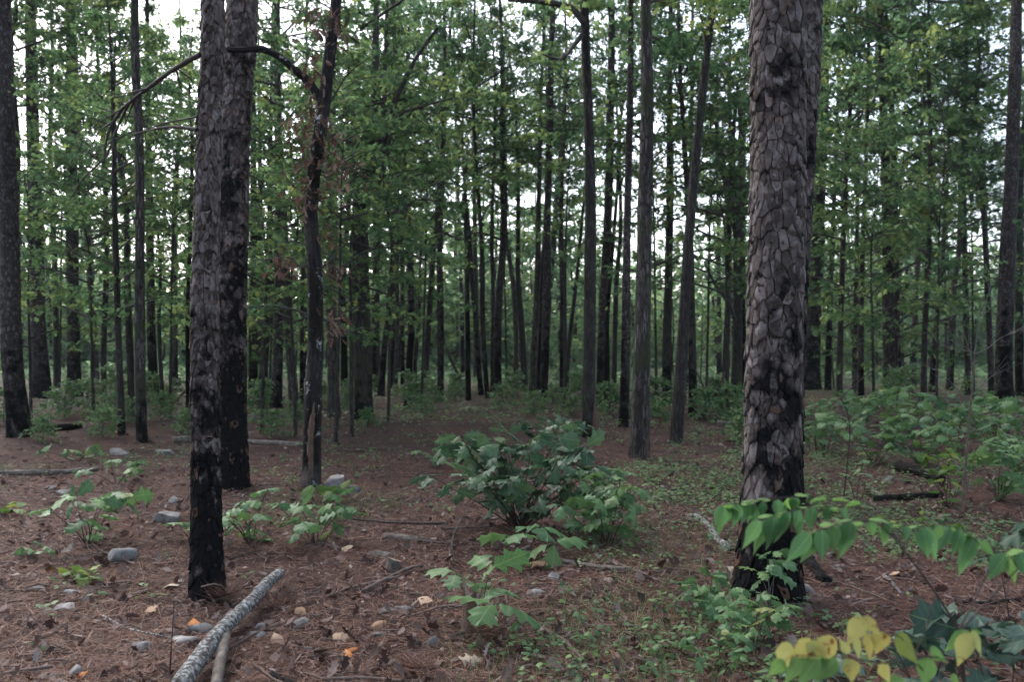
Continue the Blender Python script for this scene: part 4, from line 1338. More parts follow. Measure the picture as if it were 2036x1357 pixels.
# ================================================================== UNDERSTOREY SAPLINGS
SAPS = [  # label, base px, height, [crown], lean px
    ("leafy sapling growing beside the stout left-edge pine", (62, 836), 5.5, [(SP, 1.4, 1.1)], -6),
    ("leafy sapling behind the low shrubs left of the slender oak", (186, 838), 6.5, [(SP, 1.8, 1.25), (SP, 4.0, .9)], -8),
    ("leafy sapling between smooth grey pine and slim scaly pine", (338, 832), 6.5, [(SP, 2.2, 1.2), (SP, 4.2, .9)], 4),
    ("feathery sapling right beside the thick scorched pine", (520, 862), 5.5, [(SP, 1.7, 1.15), (SP, 3.4, .8)], 10),
    ("feathery sapling just left of the burnt oak", (588, 868), 5.0, [(SP, 1.35, 1.05), (SP, 3.2, .8)], -10),
    ("feathery sapling just right of the burnt oak", (668, 884), 5.2, [(SP, 1.5, 1.1), (SP, 3.3, .8)], 8),
    ("feathery sapling in front of the forked big oak", (700, 868), 5.8, [(SP, 2.3, 1.0), (SP, 3.8, .85)], -4),
    ("spreading sapling right of the forked big oak", (772, 838), 7.0, [(SP, 2.2, 1.3), (SP, 4.3, 1.1)], 6),
    ("tall thin sapling at the clearing's left side", (838, 818), 8.5, [(SP, 3.4, 1.3), (SP, 5.5, 1.1)], 10),
    ("leafy sapling behind the centre cluster of trunks", (1008, 782), 10, [(SP, 4.6, 1.5), (SP, 6.6, 1.4)], -6),
    ("leafy sapling left of the tall scarred oak", (1122, 812), 9, [(SP, 3.6, 1.3), (SP, 5.8, 1.2)], 4),
    ("leafy sapling between charred-foot pine and slanting oak", (1306, 826), 8.5, [(SP, 3.0, 1.4), (SP, 5.2, 1.2)], -6),
    ("leafy sapling right of the slanting oak", (1404, 822), 8.5, [(SP, 2.6, 1.4), (SP, 4.8, 1.2)], 8),
    ("leafy sapling before the forked oak left of massive pine", (1446, 830), 7.5, [(SP, 2.6, 1.2), (SP, 4.4, 1.1)], -4),
    ("leafy sapling right of the wide dark pine", (1672, 812), 7.5, [(SP, 1.6, 1.4), (SP, 4.0, 1.2)], 6),
    ("leafy sapling in front of the paired pines", (1738, 824), 7.0, [(SP, 2.0, 1.2), (SP, 4.0, 1.1)], -6),
    ("leafy sapling behind the bare twiggy sapling", (1862, 806), 9.0, [(SP, 2.0, 1.5), (SP, 4.6, 1.3)], 6),
    ("leafy sapling left of the heavy right pine", (1936, 800), 9.0, [(SP, 3.0, 1.5), (SP, 5.4, 1.3)], -4),
    ("leafy sapling left of the thick trunk by the leaning pole", (118, 808), 9.0, [(SP, 2.4, 1.5), (SP, 5.0, 1.4)], 5),
]
for i, (label, base, h, crowns, lean) in enumerate(SAPS):
    D = gpt(*base)[1]
    yy = 690 - (h * .55 - EYE) * F / D
    build_tree(label, base, [(base[0] + lean * .5, (base[1] + yy) / 2), (base[0] + lean, yy)], .075 * F / D, .04 * F / D, 'oak', h, 0, crowns, "oak_sapling", "understorey saplings", 140 + i, 8, .35, .3)

# ================================================================== BACKGROUND TREES
rngb = np.random.default_rng(77)
BG = []
for kind, n in (('pine', 3), ('oak', 5), ('grey', 3)):
    for k in range(n):
        H = 19.0 if kind == 'pine' else 15.0
        lean = rngb.normal(0, .35, 2) * (1 if kind == 'pine' else 2.2)
        P = np.array([[0, 0, -.3], [0, 0, 0], [lean[0] * .2, lean[1] * .2, H * .25], [lean[0] * .6 + rngb.normal(0, .15), lean[1] * .6, H * .55], [lean[0], lean[1], H]])
        r = rngb.uniform(.07, .18)
        me, PR = trunk_mesh("trunk", P, [r, r, r * .86, r * .66, r * .25], M[BARK[kind]], 9, .6, .35, .03, 700 + k, char_h=rngb.uniform(.4, 2.6) if kind != 'grey' else 0)
        BG.append((kind, me, PR, H))
ZONES = [(-300, 150, "behind the left-edge pines"), (150, 410, "in the gap left of the slim scaly pine"), (410, 640, "between the scorched pines and burnt oak"), (640, 860, "beyond the forked big oak"),
         (860, 1010, "beyond the clearing's centre"), (1010, 1180, "left of the scarred tall oak"), (1180, 1350, "beyond the pale scaly hardwood"), (1350, 1530, "beyond the slanting oak"),
         (1530, 1700, "just right of the massive pine"), (1700, 1860, "beyond the paired pines"), (1860, 2400, "beyond the heavy right-hand pine")]
ORD = ["first", "second", "third", "fourth", "fifth", "sixth", "seventh", "eighth", "ninth", "tenth", "eleventh", "twelfth", "thirteenth", "fourteenth", "fifteenth", "sixteenth"]


def rank_labels(items, group):
    """items: (px, description, object). Each gets its own label by zone and left-to-right order."""
    byz = {}
    for px, desc, o in items:
        z = next(t for a_, c_, t in ZONES if a_ <= px < c_)
        byz.setdefault((z, desc), []).append((px, o))
    for (z, desc), L_ in byz.items():
        L_.sort(key=lambda q: q[0])
        for k, (px, o) in enumerate(L_):
            o["label"] = "%s%s %s" % (desc, "" if len(L_) == 1 else ", %s from the left" % ORD[min(k, 15)], z)
            o["group"] = group


occupied = []
far_trees, far_shrubs = [], []
count = 0
tries = 0
while count < 72 and tries < 4000:
    tries += 1
    D = 31 + 52 * rngb.random() ** .8
    px = rngb.uniform(-60, 2096)
    if 850 < px < 1150 and D < 40:
        continue
    x = (px - CX) / F * D
    if any((x - a) ** 2 + (D - c) ** 2 < 2.2 for a, c in occupied):
        continue
    occupied.append((x, D))
    kind, me, PR, H = BG[int(rngb.integers(len(BG)))]
    root = thing({'pine': 'background_pine', 'oak': 'background_oak', 'grey': 'background_hardwood'}[kind], None, "tree", (x, D, float(ground_h(x, D))), None, rngb.uniform(0, PI2))
    far_trees.append((px, {'pine': "slim distant pine", 'oak': "distant leafy oak", 'grey': "pale distant hardwood"}[kind], root))
    s = rngb.uniform(.8, 1.25)
    root.scale = (s, s, s)
    obj("trunk", me, root)
    if kind == 'pine':
        put_crown(root, PR, 'farpine', H * rngb.uniform(.5, .6), .95, rngb)
    else:
        put_crown(root, PR, 'far', H * rngb.uniform(.12, .34), rngb.uniform(.75, 1.05), rngb)
    count += 1
# leafy saplings further back
k = 0
while k < 42:
    D = rngb.uniform(24, 62)
    px = rngb.uniform(-40, 2076)
    if 840 < px < 1160 and D < 44:
        continue
    x = (px - CX) / F * D
    root = thing("background_sapling", None, "sapling", (x, D, float(ground_h(x, D))), None, rngb.uniform(0, PI2))
    sc_ = rngb.uniform(1.0, 1.8)
    root.scale = (sc_, sc_, sc_)
    P = np.array([[0, 0, -.1], [0, 0, 0], [rngb.normal(0, .1), rngb.normal(0, .1), 2.2], [rngb.normal(0, .2), rngb.normal(0, .2), 4.6]])
    me, PR = trunk_mesh("trunk", P, [.03, .03, .02, .006], M['oak_bark'], 7, .5, .2, .03, 900 + k, char_h=0)
    obj("trunk", me, root)
    put_crown(root, PR, 'sapling', rngb.uniform(.4, 1.3), 1.0, rngb)
    far_trees.append((px, "distant leafy sapling", root))
    k += 1
rank_labels(far_trees, "background trees")


def distant_woods():
    """The wood beyond, which reads as one mass."""
    rng = np.random.default_rng(88)
    mb, tr = MB(), MB()
    n = 330
    for k in range(n):
        D = rng.uniform(66, 122)
        x = D * .66 * rng.uniform(-1, 1)
        z0 = float(ground_h(x, D))
        H = rng.uniform(4, 9) if k % 4 else rng.uniform(9, 14)
        m = 300
        c = np.array([x, D, z0])
        r = rng.uniform(2.2, 4.0)
        pos = c + np.column_stack([rng.normal(0, r * .5, m), rng.normal(0, r * .5, m), rng.uniform(.0, 1, m) ** 1.5 * H])
        V, T, uv, ti = scatter(dia_tpl, pos, rdir(m, rng), nrm(np.array([0, 0, 1.]) + rng.normal(0, .6, (m, 3))), rng.uniform(.5, 1.0, m), np.clip(rng.normal(rng.uniform(.3, .8), .2, m), 0, 1))
        mb.add(V, T, None, uv, ti)
        V, T, Q, uv = tube(np.array([c, c + [0, 0, H * .5], c + [rng.normal(0, .4), 0, H * 1.15]]), [.2, .15, .05], 5, uvs=False)
        tr.add(V, T, Q)
    m = 15000                                                     # undergrowth below the far trees
    y = rng.uniform(40, 118, m)
    x = y * .68 * rng.uniform(-1, 1, m)
    hgt = .35 + .9 * np.clip(np.sin(x * .45 + 1) * np.sin(y * .3) + .3, 0, 1)
    pos = np.column_stack([x, y, ground_h(x, y) + rng.random(m) ** 1.3 * hgt * np.clip(y / 70, .5, 1.3)])
    V, T, uv, ti = scatter(dia_tpl, pos, rdir(m, rng, -.5, .6), nrm(np.array([0, -.3, 1.]) + rng.normal(0, .5, (m, 3))), rng.uniform(.14, .5, m), np.clip(rng.normal(.45, .25, m), 0, 1))
    mb.add(V, T, None, uv, ti)
    o = obj("distant_woods", mb.mesh("distant_woods", M['far_leaf'], False))
    tag(o, "pale green mass of distant woods closing the view behind the trunks", "woods", None, "stuff")
    t2 = obj("distant_trunk_mass", tr.mesh("distant_trunk_mass", M['oak_bark'], False), o)
    t2["kind"] = "stuff"


distant_woods()

# ================================================================== SHRUBS (small leaved, further off)
def shrub(label, px, py, s, group, rng, sz=None):
    b = gpt(px, py)
    root = thing("shrub", label, "shrub", b, group, rng.uniform(0, PI2))
    br, lf = CROWN['shrub'][int(rng.integers(5))]
    mt = Matrix.Diagonal((s, s, sz or s, 1))
    obj("foliage", lf, root, mtx=mt)
    tag(obj("branchwork", br, root, mtx=mt), kind="stuff")
    V, T, Q, uv = tube(np.array([[0, 0, -.05], [.01, 0, .4 * (sz or s)], [0, .01, .74 * (sz or s)]]), [.012 * s, .009 * s, .004 * s], 5)
    obj("stem", MB().add(V, T, Q, uv).mesh("stem", M['dark_stem']), root)
    return root


rs = np.random.default_rng(99)
HAND = [
    ("bushy green shrub filling the gap right of the third pine", 175, 822, 1.5), ("round shrub under the straight dark-footed pine", 130, 832, 1.4), ("shrub at the foot of the stout left-edge pine", 85, 880, .75),
    ("low shrub in front of the slender leafy oak", 205, 872, .95), ("shrub left of the slender leafy oak's foot", 228, 845, 1.1), ("shrub between slender oak and smooth grey pine", 262, 842, .9),
    ("shrub touching the photo's left edge", 8, 845, 1.3), ("low shrub right of the smooth grey pine", 320, 838, 1.1), ("small shrub close left of the slim scaly pine", 366, 862, .8),
    ("shrub right of the scorched pine's foot line", 515, 830, 1.5), ("low shrub behind the fallen log beside scorched pine", 540, 872, .9), ("shrub under the pale slanted trunk", 588, 846, .9),
    ("shrub behind the burnt oak, left of pale hardwood", 640, 815, 1.3), ("shrub between pale hardwood and forked big oak", 695, 815, 1.2), ("small fern-like shrub at the forked oak's foot", 732, 850, .7),
    ("lone shrub in the needles past the forked oak", 838, 832, 1.3), ("shrub left of the black centre pole", 852, 800, 1.8), ("shrub right of the black centre pole", 900, 798, 1.3), ("shrub before the centre cluster of trunks", 1000, 812, 1.7),
    ("wide shrub right behind the big oak shrub", 1062, 828, 1.6), ("shrub below the tall centre pine", 1100, 812, 1.6), ("shrub left of the scarred oak's foot", 1135, 828, 1.3), ("shrub between scarred oak and charred-foot pine", 1212, 830, 1.4),
    ("shrub behind the pale hardwood", 1300, 826, 1.6), ("shrub between pale hardwood and slanting oak", 1312, 850, 1.0), ("shrub right of the slanting oak's foot", 1400, 838, 1.3), ("shrub before the forked oak", 1450, 835, 1.4),
    ("shrub at the massive pine's left outline", 1468, 880, 1.0), ("shrub under the leaning dead pole by the slanting oak", 1425, 815, 1.5),
]
for label, px, py, s in HAND:
    shrub(label, px, py, s * (.45 if 820 < px < 1145 else .68), "shrubs between the trunks", rs)
for k in range(40):
    px = rs.uniform(0, 2036)
    py = rs.uniform(748, 815)
    far_shrubs.append((px, "low distant shrub", shrub(None, px, py, rs.uniform(.6, 1.25), None, rs)))
rank_labels(far_shrubs, "distant shrubs")

# ================================================================== SEEDLINGS AND SHRUBS WITH LARGE LEAVES (each leaf a piece)
_lm = {}


def leaf_meshes(tset, mat):
    key = (id(tset), mat)
    if key not in _lm:
        _lm[key] = [tpl_mesh("leaf", t, M[mat]) for t in tset]
    return _lm[key]


def put_leaf(root, pos, axis, normal, size, meshes, rng, squash=1.0, name="leaf"):
    fr = frames(np.asarray(axis, float)[None], np.asarray(normal, float)[None])[0]
    mt = Matrix.Translation(Vector(pos)) @ Matrix(fr.tolist()).to_4x4() @ Matrix.Diagonal((size * squash, size, size, 1))
    return obj(name, meshes[int(rng.integers(len(meshes)))], root, mtx=mt)


def leafy(label, base, name, stems, h, spread, nleaf, size, tset, mat, seed, group=None, cat="plant", depth=None, stem_r=.005, arch=.25, stem_mat='dark_stem'):
    rng = np.random.default_rng(seed)
    if depth is None:
        b = gpt(*base)
    else:
        p = at(base[0], 1000, depth)
        b = np.array([p[0], depth, float(ground_h(p[0], depth))])
    root = thing(name, label, cat, b, group)
    ms = leaf_meshes(tset, mat)
    per = max(1, nleaf // stems)
    for s in range(stems):
        a = s * 2.4 + rng.uniform(0, 1.2)
        rad = spread * (0.25 + .75 * math.sqrt((s + .5) / stems)) * rng.uniform(.7, 1.1) if stems > 1 else spread * .2
        hh = h * rng.uniform(.65, 1.05) * (1 - .35 * (rad / max(spread, .01)) ** 2)
        tip = np.array([math.cos(a) * rad, math.sin(a) * rad, hh])
        P = spline(np.array([[rng.normal(0, .02), rng.normal(0, .02), -.03], tip * [.45, .45, .5] + rng.normal(0, .02, 3), tip]), .06)
        V, T, Q, uv = tube(P, np.linspace(stem_r, stem_r * .4, len(P)), 5)
        obj("stem", MB().add(V, T, Q, uv).mesh("stem", M[stem_mat]), root)
        for q in range(per):
            f = 1 - rng.random() ** 1.7 * .75 if q > 2 else 1.0
            i = int(f * (len(P) - 1))
            az = q * 2.4 + rng.uniform(-.5, .5)
            ax = np.array([math.cos(az), math.sin(az), rng.normal(.02, .25)]) + nrm(P[-1] - P[0]) * .15
            pet = nrm(ax) * size * .18
            nor = np.array([0, 0, 1.0]) + rng.normal(0, arch * 1.45, 3) - nrm(ax) * .05
            put_leaf(root, P[i] + pet * .2, ax, nor, size * rng.uniform(.65, 1.15), ms, rng, rng.uniform(.8, 1.1))
    return root, b


SL, SH = 'seedling_leaf', 'shrub_leaf'
leafy("large spreading oak shrub in the middle of the clearing", (1035, 1052), "oak_shrub", 28, .92, .86, 290, .19, oakb_tpl + oak_tpl, SH, 201, cat="shrub", stem_r=.007, arch=.4)
leafy("smaller oak shrub joined to the big shrub's right side", (1205, 1085), "oak_shrub", 10, .62, .38, 80, .165, oakb_tpl, SL, 202, cat="shrub", arch=.4)
leafy("oak shrub behind the big shrub, nearer the scarred oak", (1120, 920), "oak_shrub", 10, .75, .6, 80, .17, oakb_tpl, SH, 203, cat="shrub", arch=.4)
leafy("oak sprout with very large leaves against the big shrub's front", (1050, 1120), "oak_seedling", 3, .30, .20, 9, .26, oakb_tpl, SL, 204, arch=.3)
leafy("oak seedling with large leaves around a broken stump, front middle", (955, 1262), "oak_seedling", 4, .36, .26, 13, .23, oakb_tpl, SL, 205, arch=.25)
leafy("bright oak seedling just right of the scorched pines", (500, 1085), "oak_seedling", 8, .42, .42, 46, .15, oakb_tpl, SL, 206, arch=.3)
leafy("sprawling oak seedling in front of the burnt oak", (632, 1085), "oak_seedling", 8, .40, .44, 40, .15, oakb_tpl, SL, 207, arch=.35)
leafy("yellow-green oak sprout at the burnt oak's foot", (660, 1000), "oak_seedling", 3, .22, .22, 10, .16, oakb_tpl, 'yellowgreen_leaf', 208)
leafy("open stemmed oak seedling on the left side of the floor", (178, 1085), "oak_seedling", 8, .48, .42, 34, .17, oakb_tpl, SL, 209, arch=.3)
leafy("small oak seedling above the open stemmed seedling", (232, 965), "oak_seedling", 5, .3, .4, 24, .15, oakb_tpl, SL, 210)
leafy("tiny oak seedling left of the open stemmed seedling", (62, 1112), "oak_seedling", 3, .12, .16, 8, .13, oakb_tpl, SL, 211)
leafy("yellowing flat leaf tuft by the grey rocks", (158, 1158), "leaf_tuft", 3, .08, .10, 9, .13, oakb_tpl, 'yellowgreen_leaf', 212)
leafy("bright sprout cut by the left edge", (6, 1032), "oak_seedling", 3, .18, .16, 8, .15, oakb_tpl, 'yellowgreen_leaf', 213)
leafy("two-leaf seedling touching the slim scaly pine's left side", (372, 1075), "oak_seedling", 2, .16, .1, 6, .16, oakb_tpl, SL, 214)
leafy("seedling in the needles right of the forked big oak", (868, 935), "oak_seedling", 4, .28, .3, 16, .17, oakb_tpl, SL, 215)
leafy("low seedling left of the smooth grey pine's foot", (155, 920), "oak_seedling", 5, .25, .5, 22, .17, oakb_tpl, SL, 216)
leafy("serrated leafy plant growing up against the massive pine's foot", (1532, 1225), "leafy_plant", 4, .42, .14, 26, .11, oakb_tpl, 'seedling_leaf', 217, stem_r=.003, stem_mat='pale_twig')
leafy("bushy low plant left of the massive pine's foot", (1410, 1235), "leafy_plant", 9, .24, .24, 48, .105, oakb_tpl, SL, 218, stem_r=.003, arch=.4)
leafy("bushy low plant in front of the massive pine's foot", (1500, 1290), "leafy_plant", 10, .28, .22, 60, .09, oakb_tpl, SL, 219, stem_r=.003, arch=.4)
leafy("bright small-leaved plant at the bottom edge below the massive pine", (1425, 1345), "leafy_plant", 8, .20, .2, 60, .055, ovate_tpl, SL, 220, stem_r=.002, arch=.4)
TH = [  # the thicket right of the massive pine
    ("oak seedling nearest the massive pine's right side in the thicket", (1640, 905), 10, .6, .5, 59, 0.205, SL), ("dark oak seedling in the thicket under the wide dark pine", (1660, 870), 9, .6, .6, 54, 0.205, SL),
    ("oak seedling at the thicket's front edge", (1740, 925), 10, .6, .5, 62, 0.194, SL), ("tall pale-leaved seedling rising from the thicket", (1770, 890), 8, .85, .45, 59, 0.194, SL),
    ("oak seedling deep in the thicket below paired pines", (1800, 868), 10, .7, .8, 67, 0.216, SL), ("dense oak seedling in the thicket's middle", (1830, 930), 11, .7, .55, 75, 0.194, SL),
    ("oak seedling behind the bare twiggy sapling's stem", (1900, 900), 11, .7, .7, 72, 0.205, SL), ("oak seedling at the thicket's far right", (1985, 905), 11, .7, .6, 72, 0.194, SL),
    ("oak seedling cut by the right edge in the thicket", (2030, 960), 10, .7, .5, 62, 0.194, SL), ("far oak seedling at the thicket's back right", (1960, 862), 10, .7, .9, 62, 0.216, SL),
    ("far oak seedling at the thicket's back left", (1710, 852), 9, .7, .9, 54, 0.216, SL), ("oak seedling under the heavy right pine", (2010, 880), 9, .7, .8, 54, 0.216, SL),
    ("broad oak seedling in front of the thicket's right part", (1985, 1000), 9, .55, .42, 54, 0.184, SL)]
for i, (lab, base, st, h, sp, n, sz, mt) in enumerate(TH):
    leafy(lab, base, "oak_seedling", st, h * (1.35 if i % 3 == 1 else 1.1), sp, n, sz, oakb_tpl + oak_tpl[:2], mt, 240 + i, "seedling thicket right of the massive pine", arch=.4)
leafy("yellow-green leafy bush around the bare sapling's stem", (1885, 1010), "leafy_bush", 9, .62, .42, 66, .115, ovate_tpl, 'yellowgreen_leaf', 260, cat="shrub", arch=.4)
leafy("bright leafy sprout below the thicket's front edge", (1705, 1010), "leafy_plant", 3, .5, .14, 16, .10, ovate_tpl, SL, 261)
leafy("low bright plants behind the arching compound leaves", (1830, 1085), "leafy_plant", 9, .25, .5, 60, .07, ovate_tpl, 'yellowgreen_leaf', 262, stem_r=.003, arch=.4)
# big dull oak leaves behind the compound shrub, bottom right
leafy("dull blue-green oak sprout behind the yellow compound leaves", (1845, 0), "oak_seedling", 4, .62, .24, 16, .20, oakb_tpl, 'dull_leaf', 270, depth=3.5)
leafy("dull blue-green oak sprout at the lower right edge", (2010, 0), "oak_seedling", 5, .70, .26, 20, .20, oakb_tpl, 'dull_leaf', 271, depth=3.3)
leafy("dull oak sprout at the bottom between yellow leaves and right edge", (1930, 0), "oak_seedling", 4, .42, .25, 16, .19, oakb_tpl, 'dull_leaf', 272, depth=3.0)
leafy("dark oak sprig poking in at the right edge above compound leaves", (2036, 0), "oak_seedling", 3, .86, .20, 12, .22, oakb_tpl, 'shrub_leaf', 273, depth=4.4)
leafy("dull low oak sprout in shade under the yellow leaves", (1700, 0), "oak_seedling", 4, .22, .25, 14, .15, oakb_tpl, 'dull_leaf', 274, depth=3.9)


# ------------------------------------------------------------------ compound leaf shrub, front right
def compound_shrub():
    D = 2.25
    rng = np.random.default_rng(303)
    bx = at(1960, 1000, D)
    b = np.array([bx[0], D, float(ground_h(bx[0], D))])
    root = thing("compound_leaf_shrub", "arching shrub with rows of pointed green leaflets and a yellowing branch, front right", "shrub", b)

    def P(px, py, d=0.0):
        return at(px, py, D + d) - b

    def stem(pix, dd, r0, r1, name="stem"):
        S = spline(np.array([P(x, y, q) for (x, y), q in zip(pix, dd)]), .02)
        V, T, Q, uv = tube(S, np.linspace(r0, r1, len(S)), 6)
        obj(name, MB().add(V, T, Q, uv).mesh(name, M['dark_stem']), root)
    stem([(1960, 1916), (1945, 1700), (1925, 1450), (1908, 1258)], (0, 0, 0, 0), .007, .005)
    stem([(1908, 1258), (1860, 1180), (1785, 1078)], (0, -.02, -.05), .0035, .002)
    stem([(1905, 1255), (1935, 1200), (1972, 1122)], (0, .06, .12), .0028, .0016)
    stem([(1908, 1258), (1960, 1200), (2024, 1132)], (0, .05, .1), .003, .0018)
    stem([(1935, 1480), (1840, 1340), (1818, 1310), (1840, 1255), (1858, 1185)], (0, -.1, -.12, -.1, -.08), .0032, .0012)
    stem([(1815, 1310), (1860, 1308), (1905, 1330), (1940, 1450)], (-.12, -.1, -.05, 0), .002, .003)
    stem([(1815, 1310), (1760, 1320), (1700, 1312), (1640, 1306), (1580, 1305)], (-.12, -.14, -.16, -.18, -.2), .002, .001, "leaf_stalk")
    stem([(1815, 1310), (1790, 1268), (1745, 1252), (1715, 1228)], (-.12, -.14, -.15, -.16), .0016, .001, "leaf_stalk")
    stem([(1785, 1078), (1740, 1040), (1690, 1038), (1650, 1048), (1612, 1062)], (-.05, -.07, -.1, -.12, -.14), .0018, .001, "leaf_stalk")
    stem([(1785, 1078), (1730, 1018), (1650, 1008), (1580, 1016), (1512, 1036)], (-.05, -.02, 0, -.02, -.04), .0018, .001, "leaf_stalk")
    stem([(1785, 1078), (1740, 1008), (1660, 990), (1560, 990), (1480, 1000), (1434, 1006)], (-.05, .05, .12, .12, .1, .08), .0018, .001, "leaf_stalk")
    stem([(1785, 1078), (1810, 1045), (1840, 1050)], (-.05, -.02, 0), .0016, .001, "leaf_stalk")
    stem([(1972, 1122), (1945, 1080), (1905, 1052), (1872, 1046)], (.12, .1, .08, .06), .0016, .001, "leaf_stalk")
    stem([(2024, 1132), (2010, 1108), (1998, 1102)], (.1, .1, .1), .0014, .001, "leaf_stalk")

    G, Y, L = 'leaflet_green', 'leaflet_yellow', 'leaflet_lime'
    rows = [  # attach x, y, tip x, y, width ratio, material, depth, template
        (1436, 1006, 1424, 1054, .95, G, .08), (1468, 1003, 1462, 1050, .9, G, .1), (1492, 1000, 1490, 1046, .95, G, .1), (1518, 998, 1518, 1034, 1, G, .1), (1548, 994, 1552, 1034, 1, G, .11), (1582, 990, 1584, 1020, 1.2, G, .12),
        (1512, 1036, 1478, 1094, .85, G, -.04), (1541, 1024, 1538, 1082, .95, G, -.03), (1572, 1018, 1570, 1068, .9, G, -.02), (1590, 1012, 1592, 1046, 1, G, -.01), (1617, 1008, 1615, 1054, 1.05, G, 0), (1650, 1008, 1648, 1044, 1, G, 0), (1678, 1010, 1682, 1038, 1, G, 0),
        (1612, 1062, 1576, 1118, .9, G, -.14), (1634, 1054, 1630, 1104, .95, G, -.13), (1660, 1046, 1658, 1098, 1, G, -.12), (1692, 1038, 1690, 1098, 1.1, G, -.1), (1732, 1038, 1738, 1082, 1.05, G, -.08), (1768, 1040, 1784, 1084, 1, G, -.06),
        (1806, 1046, 1812, 1076, 1.1, G, -.03), (1834, 1050, 1852, 1100, .9, G, 0),
        (1872, 1046, 1856, 1084, .8, L, .06), (1888, 1046, 1864, 1088, .8, G, .07), (1912, 1054, 1904, 1104, 1, G, .08), (1936, 1072, 1922, 1130, .9, G, .1), (1950, 1078, 1982, 1106, 1, L, .1), (1925, 1092, 1912, 1140, .9, G, .12),
        (1998, 1102, 1978, 1152, 1, G, .1), (2008, 1106, 2022, 1156, .9, L, .1), (2028, 1098, 2046, 1150, 1, G, .1),
        (1560, 1314, 1520, 1348, .95, L, -.2), (1590, 1310, 1566, 1356, .95, L, -.19), (1625, 1308, 1594, 1350, 1, L, -.18), (1662, 1310, 1630, 1354, 1, L, -.17), (1692, 1312, 1702, 1362, 1.2, Y, -.16), (1752, 1318, 1790, 1364, .8, Y, -.14),
        (1846, 1308, 1842, 1362, 1.25, L, -.1), (1850, 1290, 1888, 1318, .9, L, -.1), (1800, 1356, 1760, 1350, 1, L, -.1), (1895, 1340, 1905, 1370, .9, L, -.08),
        (1928, 1258, 1898, 1290, .9, L, -.02), (1928, 1260, 1904, 1328, .95, Y, -.03), (1934, 1256, 1956, 1296, .85, Y, -.02), (1930, 1256, 1960, 1262, .9, L, 0),
        (1782, 1262, 1822, 1312, .95, 'yellowgreen_leaf', -.14), (1757, 1258, 1744, 1310, 1.25, Y, -.15), (1728, 1258, 1738, 1310, 1.0, Y, -.14), (1716, 1228, 1688, 1278, 1, Y, -.16), (1716, 1228, 1744, 1256, 1, Y, -.15),
        (1702, 1268, 1712, 1312, .7, Y, -.16), (1690, 1300, 1672, 1276, 1, Y, -.17), (1684, 1308, 1684, 1334, .9, Y, -.15)]
    rows += [(x0 + rng.uniform(8, 18), y0 + rng.uniform(-3, 6), x1 + rng.uniform(6, 24), y1 + rng.uniform(-12, 4), wr * .9, G, dd + .03) for x0, y0, x1, y1, wr, mt, dd in rows if mt == G and rng.random() < .45]
    for x0, y0, x1, y1, wr, mt, dd in rows:
        a, t = P(x0, y0, dd), P(x1, y1, dd - rng.uniform(.0, .03))
        ax = (t - a) * (1.12 if mt != G else 1.06) * rng.uniform(.88, 1.12)
        ax = ax + rng.normal(0, .075, 3) * np.linalg.norm(ax)
        put_leaf(root, a, ax, np.array([rng.normal(0, .25), -1.0, .55 + rng.normal(0, .15)]), np.linalg.norm(ax), leaf_meshes(ovate_tpl if mt == G else flat_tpl, mt), rng, wr * rng.uniform(.76, .92))
    for x0, y0, x1, y1, mt in ((1585, 1306, 1544, 1298, Y), (1610, 1306, 1592, 1274, Y), (1632, 1304, 1612, 1284, Y), (1662, 1302, 1636, 1274, Y)):
        a, t = P(x0, y0, -.18), P(x1, y1, -.2)
        put_leaf(root, a, t - a, np.array([0, -1, .4]), np.linalg.norm(t - a), leaf_meshes(round_tpl, mt), rng, 1.15)
    # leaflets on each stalk's far side; lime colour paints the light through them
    for x0, y0, dd in ((1450, 1004, .08), (1500, 1000, .1), (1532, 996, .1), (1566, 992, .11), (1600, 988, .12), (1640, 988, .12), (1680, 992, .1), (1705, 996, .1), (1530, 1028, -.02), (1560, 1020, -.02), (1605, 1010, 0), (1640, 1008, 0), (1664, 1009, 0),
                       (1625, 1056, -.12), (1650, 1048, -.12), (1680, 1040, -.1), (1712, 1038, -.09), (1752, 1038, -.07), (1790, 1044, -.05), (1822, 1048, 0), (1896, 1048, .08), (1925, 1062, .09), (1604, 1308, -.18), (1640, 1306, -.18), (2016, 1104, .1)):
        a = P(x0, y0, dd)
        put_leaf(root, a, np.array([rng.normal(-.1, .3), 1.0, .14 + rng.normal(0, .12)]), np.array([rng.normal(0, .2), -.2, 1.0]), rng.uniform(.05, .068), leaf_meshes(ovate_tpl, L), rng, 1.15)


compound_shrub()


